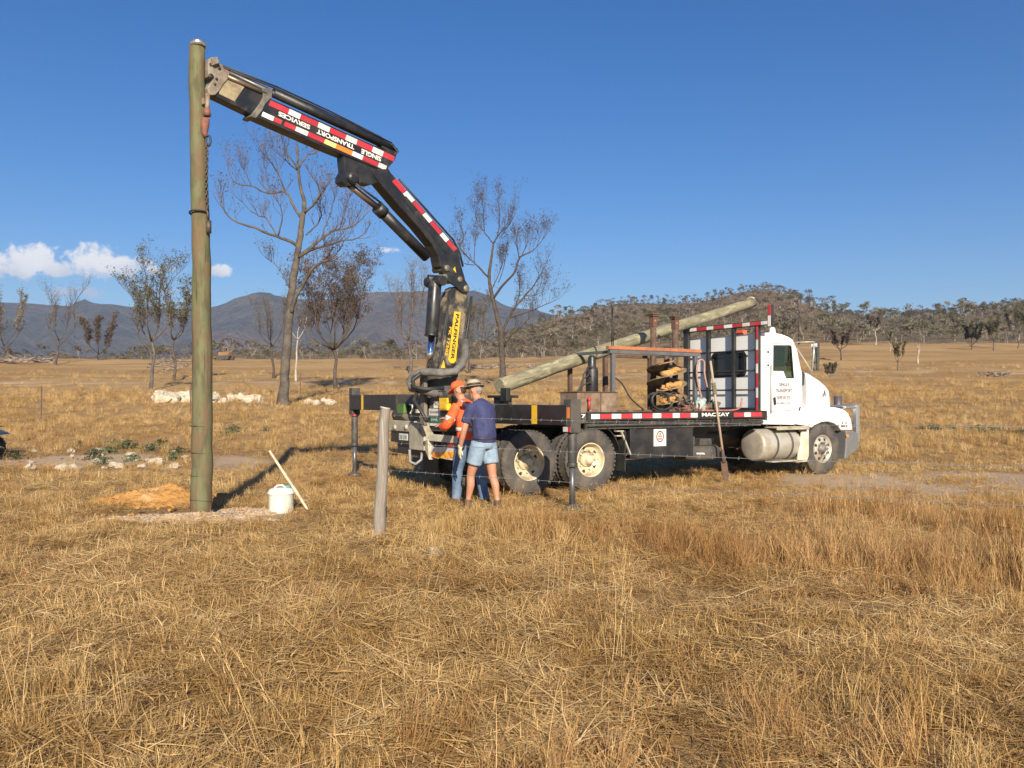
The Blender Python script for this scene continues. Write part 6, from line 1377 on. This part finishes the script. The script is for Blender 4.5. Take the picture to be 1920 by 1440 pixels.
def hand(mb, wrist, d, palm_n, L=.19, curl=.5, th=1.0):
    """palm and five separate fingers; d: pointing direction, palm_n: palm normal"""
    w_ = Vector(wrist); d = Vector(d).normalized(); pn = Vector(palm_n); pn = (pn - d * pn.dot(d)).normalized(); sd = d.cross(pn)
    mb.tube([w_ - d * .02, w_ + d * L * .2, w_ + d * L * .48], [(.020 * th, .026 * th), (.018 * th, .040 * th), (.015 * th, .041 * th)], 12, up=pn)
    for k, (off, ln) in enumerate(((.030, .40), (.010, .46), (-.010, .43), (-.029, .33))):
        p = w_ + d * L * .45 + sd * off; dd = d.copy(); pts = [p]
        for j in range(3): dd = (dd + pn * curl * (.35 + .15 * j)).normalized(); p = p + dd * (L * ln / 3); pts.append(p)
        mb.tube(pts, [.0105 * th, .0098 * th, .009 * th, .0075 * th], 8)
    p = w_ + d * L * .12 + sd * .026; e = (d * .7 + sd * .75 + pn * .35).normalized(); mb.tube([p, p + e * .04, p + e * .062 + d * .025], [.014 * th, .012 * th, .009 * th], 8)
def head(mb, c, fwd, up=(0, 0, 1), s=1.0):
    c = Vector(c); f = Vector(fwd).normalized(); u = Vector(up); u = (u - f * u.dot(f)).normalized(); l = u.cross(f)
    def at_(x, y, z): return c + (f * x + l * y + u * z) * s
    mb.tube([at_(-.01, 0, -.06), at_(-.012, 0, 0), at_(-.008, 0, .05), at_(-.005, 0, .095), at_(0, 0, .118)], [(.080 * s, .062 * s), (.096 * s, .074 * s), (.098 * s, .076 * s), (.076 * s, .060 * s), (.03 * s, .025 * s)], 16, up=f)
    mb.tube([at_(.035, 0, -.115), at_(.045, 0, -.09), at_(.035, 0, -.04), at_(.03, 0, .02)], [(.020 * s, .024 * s), (.036 * s, .044 * s), (.050 * s, .056 * s), (.055 * s, .06 * s)], 14, up=f)
    mb.tube([at_(.085, 0, .02), at_(.108, 0, -.025), at_(.088, 0, -.038)], [.010 * s, .016 * s, .012 * s], 8)
    mb.tube([at_(.078, -.022, -.062), at_(.086, 0, -.060), at_(.078, .022, -.062)], [.007 * s, .010 * s, .007 * s], 8)
    for q in (-1, 1): mb.tube([at_(-.015, q * .074, -.03), at_(-.022, q * .086, .0), at_(-.012, q * .080, .022)], [.010 * s, .016 * s, .009 * s], 8)
    return at_
def eyes(at_, parent):
    mb = MB()
    for q in (-1, 1): mb.blob(at_(.080, q * .031, .008), .0105, 2, 0)
    mb.build('eyes', mat('eye_dark', (.05, .035, .03), None, 5, .3), parent)
# ---- man in navy shirt and denim shorts
D1 = 11.7; P1 = Vector(((907 - 960) / FPX * D1, D1, g1((907 - 960) / FPX * D1, D1)))
man = thing('person', 'person in navy polo shirt, pale denim shorts and straw hat, glove on the hanging hand', 'person', P1, math.radians(137))
hc = (.175, .0, 1.655); hf = Vector((.93, .10, -.30)); hu_ = Vector((.30, 0, .95))
mb = MB()
limb(mb, [(0, 0, .86), (-.01, 0, 1.0), (.0, 0, 1.18), (.035, 0, 1.36), (.075, 0, 1.47), (.11, 0, 1.54)], [(.11, .15), (.125, .155), (.125, .155), (.125, .175), (.085, .14), (.05, .06)])
limb(mb, [(.085, 0, 1.46), (.125, 0, 1.54), (.16, 0, 1.62)], [(.064, .066), (.058, .058), (.06, .058)])
at1 = head(mb, hc, hf, hu_)
for s_, hip, knee, ank in ((1, (0, .095, .90), (.145, .105, .50), (.205, .10, .10)), (-1, (-.01, -.095, .90), (-.065, -.105, .50), (-.165, -.11, .10))):
    k_ = Vector(knee); h_ = Vector(hip); a_ = Vector(ank)
    limb(mb, [h_, h_.lerp(k_, .5), k_, k_.lerp(a_, .35) + Vector((-.015, 0, 0)), k_.lerp(a_, .75), a_], [(.092, .088), (.080, .074), (.058, .055), (.060, .054), (.040, .036), (.038, .035)])
    mb.tube([a_ + Vector((-.05, 0, -.05)), a_ + Vector((.05, 0, -.06)), a_ + Vector((.15, 0, -.075))], [(.04, .038), (.035, .042), (.02, .038)], 10)
limb(mb, [(.055, .17, 1.44), (.065, .235, 1.32), (.085, .275, 1.16), (.135, .275, 1.02), (.20, .255, .885)], [(.062, .058), (.054, .050), (.044, .042), (.042, .038), (.028, .026)])
limb(mb, [(.055, -.17, 1.44), (.09, -.235, 1.30), (.15, -.25, 1.17), (.27, -.23, 1.13), (.38, -.19, 1.14)], [(.062, .058), (.054, .050), (.044, .042), (.042, .038), (.028, .026)])
hand(mb, (.20, .255, .885), (.22, -.06, -1), (-.35, -.9, -.1), curl=.35); hand(mb, (.38, -.19, 1.14), (1, .2, .1), (0, .3, -1), curl=.7)
fuse(mb, 'body', SKIN, man, .0085, 3)
eyes(at1, man)
mb = MB(); limb(mb, [(-.006, 0, .955), (-.012, 0, 1.05), (.0, 0, 1.2), (.03, 0, 1.36), (.068, 0, 1.465), (.10, 0, 1.515)], [(.148, .178), (.153, .180), (.150, .175), (.150, .195), (.105, .165), (.066, .075)])
limb(mb, [(.055, .15, 1.445), (.062, .225, 1.34), (.078, .275, 1.215)], [(.082, .076), (.078, .070), (.072, .064)]); limb(mb, [(.055, -.15, 1.445), (.085, -.225, 1.32), (.125, -.26, 1.22)], [(.082, .076), (.078, .070), (.072, .064)])
rr = random.Random(2)
for k in range(9): a_ = rr.uniform(0, 6.28); z_ = rr.uniform(1.0, 1.3); p_ = Vector((.15 * math.cos(a_), .178 * math.sin(a_), z_)); mb.tube([p_, p_ + Vector((rr.uniform(-.04, .04), rr.uniform(-.04, .04), rr.uniform(.06, .14)))], [.010, .006], 6)
fuse(mb, 'polo_shirt', mat('navy_cloth', (.040, .046, .125), (.030, .034, .095), 7, .9, bump=.016, bscale=9), man, .011, 4)
mb = MB(); mb.lathe([(.074, -.012), (.080, .0), (.074, .018), (.066, .02)], (.098, 0, 1.515), (.3, 0, 1), 20); mb.build('collar', MATS['navy_cloth'], man)
mb = MB(); limb(mb, [(-.004, 0, 1.005), (0, 0, .93), (.0, 0, .86)], [(.143, .172), (.150, .184), (.13, .17)])
for q, e in ((1, (.085, .105, .655)), (-1, (-.040, -.105, .655))): limb(mb, [(0, q * .09, .93), ((e[0]) * .5, q * .098, .80), e], [(.125, .105), (.118, .108), (.112, .106)])
fuse(mb, 'shorts', mat('pale_denim', (.26, .35, .44), (.20, .28, .37), 6, .9, bump=.012, bscale=11), man, .011, 3)
mb = MB(); mb.lathe([(.150, -.014), (.1545, -.012), (.1545, .012), (.150, .014)], (0, 0, 0), (0, 0, 1), 32, closed=True); bl_ = mb.build('belt', RUBBER, man); bl_.location = (-.006, 0, 1.003); bl_.scale = (1, 1.19, 1)
mb = MB(); hand(mb, (.20, .255, .875), (.22, -.06, -1), (-.35, -.9, -.1), curl=.38, th=1.18); mb.tube([(.188, .258, .93), (.20, .255, .875)], [.036, .034], 12); fuse(mb, 'glove', mat('cream_glove', (.66, .56, .34), (.56, .46, .27), 9, .85), man, .007, 2)
mb = MB(); mb.tube([(.183, .259, .945), (.187, .258, .925)], .037, 12); mb.build('wrist_watch', RUBBER, man)
for a_ in (Vector((.205, .10, .10)), Vector((-.165, -.11, .10))):
    mb = MB(); mb.tube([a_ + Vector((0, 0, .06)), a_ + Vector((0, 0, -.02))], [.052, .054], 12); mb.tube([a_ + Vector((-.075, 0, -.055)), a_ + Vector((0, 0, -.045)), a_ + Vector((.10, 0, -.058)), a_ + Vector((.175, 0, -.07))], [(.042, .042), (.055, .046), (.042, .05), (.025, .036)], 12)
    fuse(mb, 'boot', mat('brown_boot', (.12, .07, .04), (.09, .055, .035), 8, .8), man, .01, 2)
# straw hat with dark underside
hat_u = (hu_ * .97 + hf * -.12).normalized(); hcv = Vector(hc) + hu_.normalized() * .062
mb = MB(); mb.lathe([(.092, -.004), (.098, .012), (.096, .05), (.082, .085), (.05, .10), (.0, .103)], hcv, hat_u, 24); mb.lathe([(.09, .004), (.125, -.004), (.146, -.006), (.148, -.001), (.125, .004), (.09, .012)], hcv, hat_u, 28, closed=True); hat = mb.build('hat', mat('straw_hat', (.40, .33, .22), (.32, .26, .17), 20, .85, bump=.002, bscale=80), man)
mb = MB(); mb.lathe([(.0985, .010), (.101, .012), (.1005, .040), (.0975, .042)], hcv, hat_u, 24, closed=True); mb.lathe([(.06, -.004), (.125, -.010), (.147, -.011), (.147, -.0065), (.125, -.005), (.06, .002)], hcv, hat_u, 28, closed=True); mb.build('hat_band', RUBBER, man)
mb = MB(); mb.tube([at1(-.07, 0, -.05), at1(-.085, 0, .0), at1(-.06, 0, .05)], [(.02, .05), (.03, .06), (.03, .05)], 12); mb.build('hair', mat('grey_hair', (.30, .27, .24), (.22, .2, .18), 30, .9), man)
# ---- worker in orange
D2 = 12.55; X2 = (877 - 960) / FPX * D2; wk = thing('person', 'person in orange work shirt, orange cap and blue jeans, bending at the crane controls', 'person', (X2, D2, g1(X2, D2)), math.radians(142))
hc = (.15, .02, 1.66); hf = Vector((.90, .05, -.42)); hu_ = Vector((.42, 0, .9))
mb = MB()
limb(mb, [(0, 0, .86), (-.01, 0, 1.0), (.01, 0, 1.2), (.05, 0, 1.36), (.085, 0, 1.47), (.11, 0, 1.54)], [(.11, .15), (.125, .155), (.125, .155), (.125, .175), (.085, .14), (.05, .06)])
limb(mb, [(.09, 0, 1.46), (.12, .01, 1.55), (.14, .02, 1.63)], [(.064, .066), (.058, .058), (.06, .058)]); at2 = head(mb, hc, hf, hu_)
legs2 = ((1, (0, .095, .90), (.10, .11, .50), (.12, .11, .10)), (-1, (-.01, -.095, .90), (-.12, -.105, .50), (-.24, -.11, .10)))
for s_, hip, knee, ank in legs2:
    k_ = Vector(knee); h_ = Vector(hip); a_ = Vector(ank); limb(mb, [h_, h_.lerp(k_, .5), k_, k_.lerp(a_, .4), a_], [.088, .078, .056, .055, .038])
    mb.tube([a_ + Vector((-.05, 0, -.05)), a_ + Vector((.05, 0, -.06)), a_ + Vector((.15, 0, -.075))], [(.04, .038), (.035, .042), (.02, .038)], 10)
arms2 = (((.06, .17, 1.44), (.075, .26, 1.31), (.12, .31, 1.18), (.24, .26, 1.13), (.36, .19, 1.15)), ((.06, -.17, 1.44), (.11, -.24, 1.31), (.20, -.25, 1.2), (.32, -.16, 1.2), (.43, -.08, 1.24)))
for ar in arms2: limb(mb, ar, [(.06, .056), (.052, .048), (.044, .042), (.04, .036), (.028, .026)])
hand(mb, arms2[0][-1], (1, -.45, .1), (0, -.2, -1), curl=.7); hand(mb, arms2[1][-1], (1, .35, .15), (0, .2, -1), curl=.7); fuse(mb, 'body', SKIN, wk, .0085, 3); eyes(at2, wk)
ORS = mat('hi_vis_orange', (.88, .135, .035), (.74, .10, .028), 7, .8, bump=.016, bscale=9)
mb = MB(); limb(mb, [(-.004, 0, .95), (-.01, 0, 1.05), (.01, 0, 1.2), (.045, 0, 1.36), (.08, 0, 1.465), (.105, 0, 1.52)], [(.152, .185), (.156, .186), (.152, .178), (.152, .198), (.108, .168), (.066, .075)])
for ar in arms2: limb(mb, ar[:-1] + (tuple(Vector(ar[-2]).lerp(Vector(ar[-1]), .75)),), [(.084, .078), (.078, .070), (.072, .066), (.062, .056), (.048, .045)])
fuse(mb, 'work_shirt', ORS, wk, .011, 4)
SIL = mat('silver_band', (.62, .60, .55), (.52, .50, .46), 20, .4)
mb = MB(); mb.lathe([(.160, -.028), (.1655, -.025), (.1655, .025), (.160, .028)], (0, 0, 0), (0, 0, 1), 32, closed=True); b_ = mb.build('reflective_band', SIL, wk); b_.location = (-.002, 0, 1.10); b_.scale = (.99, 1.17, 1)
mb = MB(); q0, q1 = Vector(arms2[0][1]).lerp(Vector(arms2[0][2]), .25), Vector(arms2[0][1]).lerp(Vector(arms2[0][2]), .7); mb.tube([q0, q1], [.080, .076], 20); mb.build('reflective_band', SIL, wk)
mb = MB(); sp_ = [Vector((.215 * math.cos(t_) * .0 + x_, y_, z_)) for x_, y_, z_, t_ in ((-.13, .06, 1.10, 0), (-.145, .075, 1.2, 0), (-.13, .09, 1.33, 0), (-.06, .10, 1.45, 0), (.03, .105, 1.515, 0))]; mb.tube(sp_, [(.010, .026)] * 5, 8, up=(-1, 0, 0)); mb.build('reflective_band', SIL, wk)
JEAN = mat('blue_jeans', (.115, .175, .27), (.085, .13, .21), 6, .9, bump=.012, bscale=11, c3=(.20, .25, .32), s3=4)
mb = MB(); limb(mb, [(-.004, 0, 1.01), (0, 0, .93), (0, 0, .86)], [(.142, .170), (.148, .18), (.13, .165)])
for s_, hip, knee, ank in legs2:
    k_ = Vector(knee); h_ = Vector(hip); a_ = Vector(ank); limb(mb, [h_, h_.lerp(k_, .5), k_, k_.lerp(a_, .5), a_ + Vector((0, 0, -.03))], [.112, .098, .080, .076, .074])
fuse(mb, 'jeans', JEAN, wk, .011, 3)
for s_, hip, knee, ank in legs2:
    a_ = Vector(ank); mb = MB(); mb.tube([a_ + Vector((0, 0, .04)), a_ + Vector((0, 0, -.02))], [.05, .054], 12); mb.tube([a_ + Vector((-.075, 0, -.055)), a_ + Vector((0, 0, -.045)), a_ + Vector((.10, 0, -.058)), a_ + Vector((.175, 0, -.07))], [(.042, .042), (.055, .046), (.042, .05), (.025, .036)], 12); fuse(mb, 'boot', MATS['brown_boot'], wk, .01, 2)
hcv = Vector(hc) + hu_.normalized() * .055; hat_u = hu_.normalized()
mb = MB(); mb.lathe([(.104, -.012), (.106, .015), (.100, .055), (.075, .088), (.03, .102), (.0, .103)], hcv, hat_u, 24); f_ = (hf - hat_u * hf.dot(hat_u)).normalized(); l_ = hat_u.cross(f_)
pk = [(.09 * math.sin(t_), .06 + .13 * math.cos(t_)) for t_ in np.linspace(-1.45, 1.45, 12)]; mb.prism(pk, lambda p: hcv + f_ * p[1] + l_ * p[0] - hat_u * (.004 + (p[1] - .06) * .15), lambda p: hcv + f_ * p[1] + l_ * p[0] + hat_u * (.004 - (p[1] - .06) * .15)); mb.build('cap', ORS, wk)
mb = MB(); mb.tube([at2(-.07, 0, -.06), at2(-.085, 0, -.01), at2(-.07, 0, .03)], [(.02, .05), (.03, .06), (.03, .055)], 12); mb.build('hair', mat('dark_hair', (.05, .035, .025), None, 30, .9), wk)

# ------------------------------------------------------------------ the air
hz = bpy.data.materials.new('thin_haze'); hz.use_nodes = True; t_ = hz.node_tree; t_.nodes.clear(); ho = t_.nodes.new('ShaderNodeOutputMaterial'); pv = t_.nodes.new('ShaderNodeVolumePrincipled')
pv.inputs['Color'].default_value = (.50, .66, 1.0, 1); pv.inputs['Density'].default_value = .00014; pv.inputs['Anisotropy'].default_value = .1; t_.links.new(pv.outputs[0], ho.inputs['Volume'])
mb = MB(); mb.box(-4600, 4600, -90, 4600, -2, 470); tag(mb.build('haze', hz), kind='stuff')
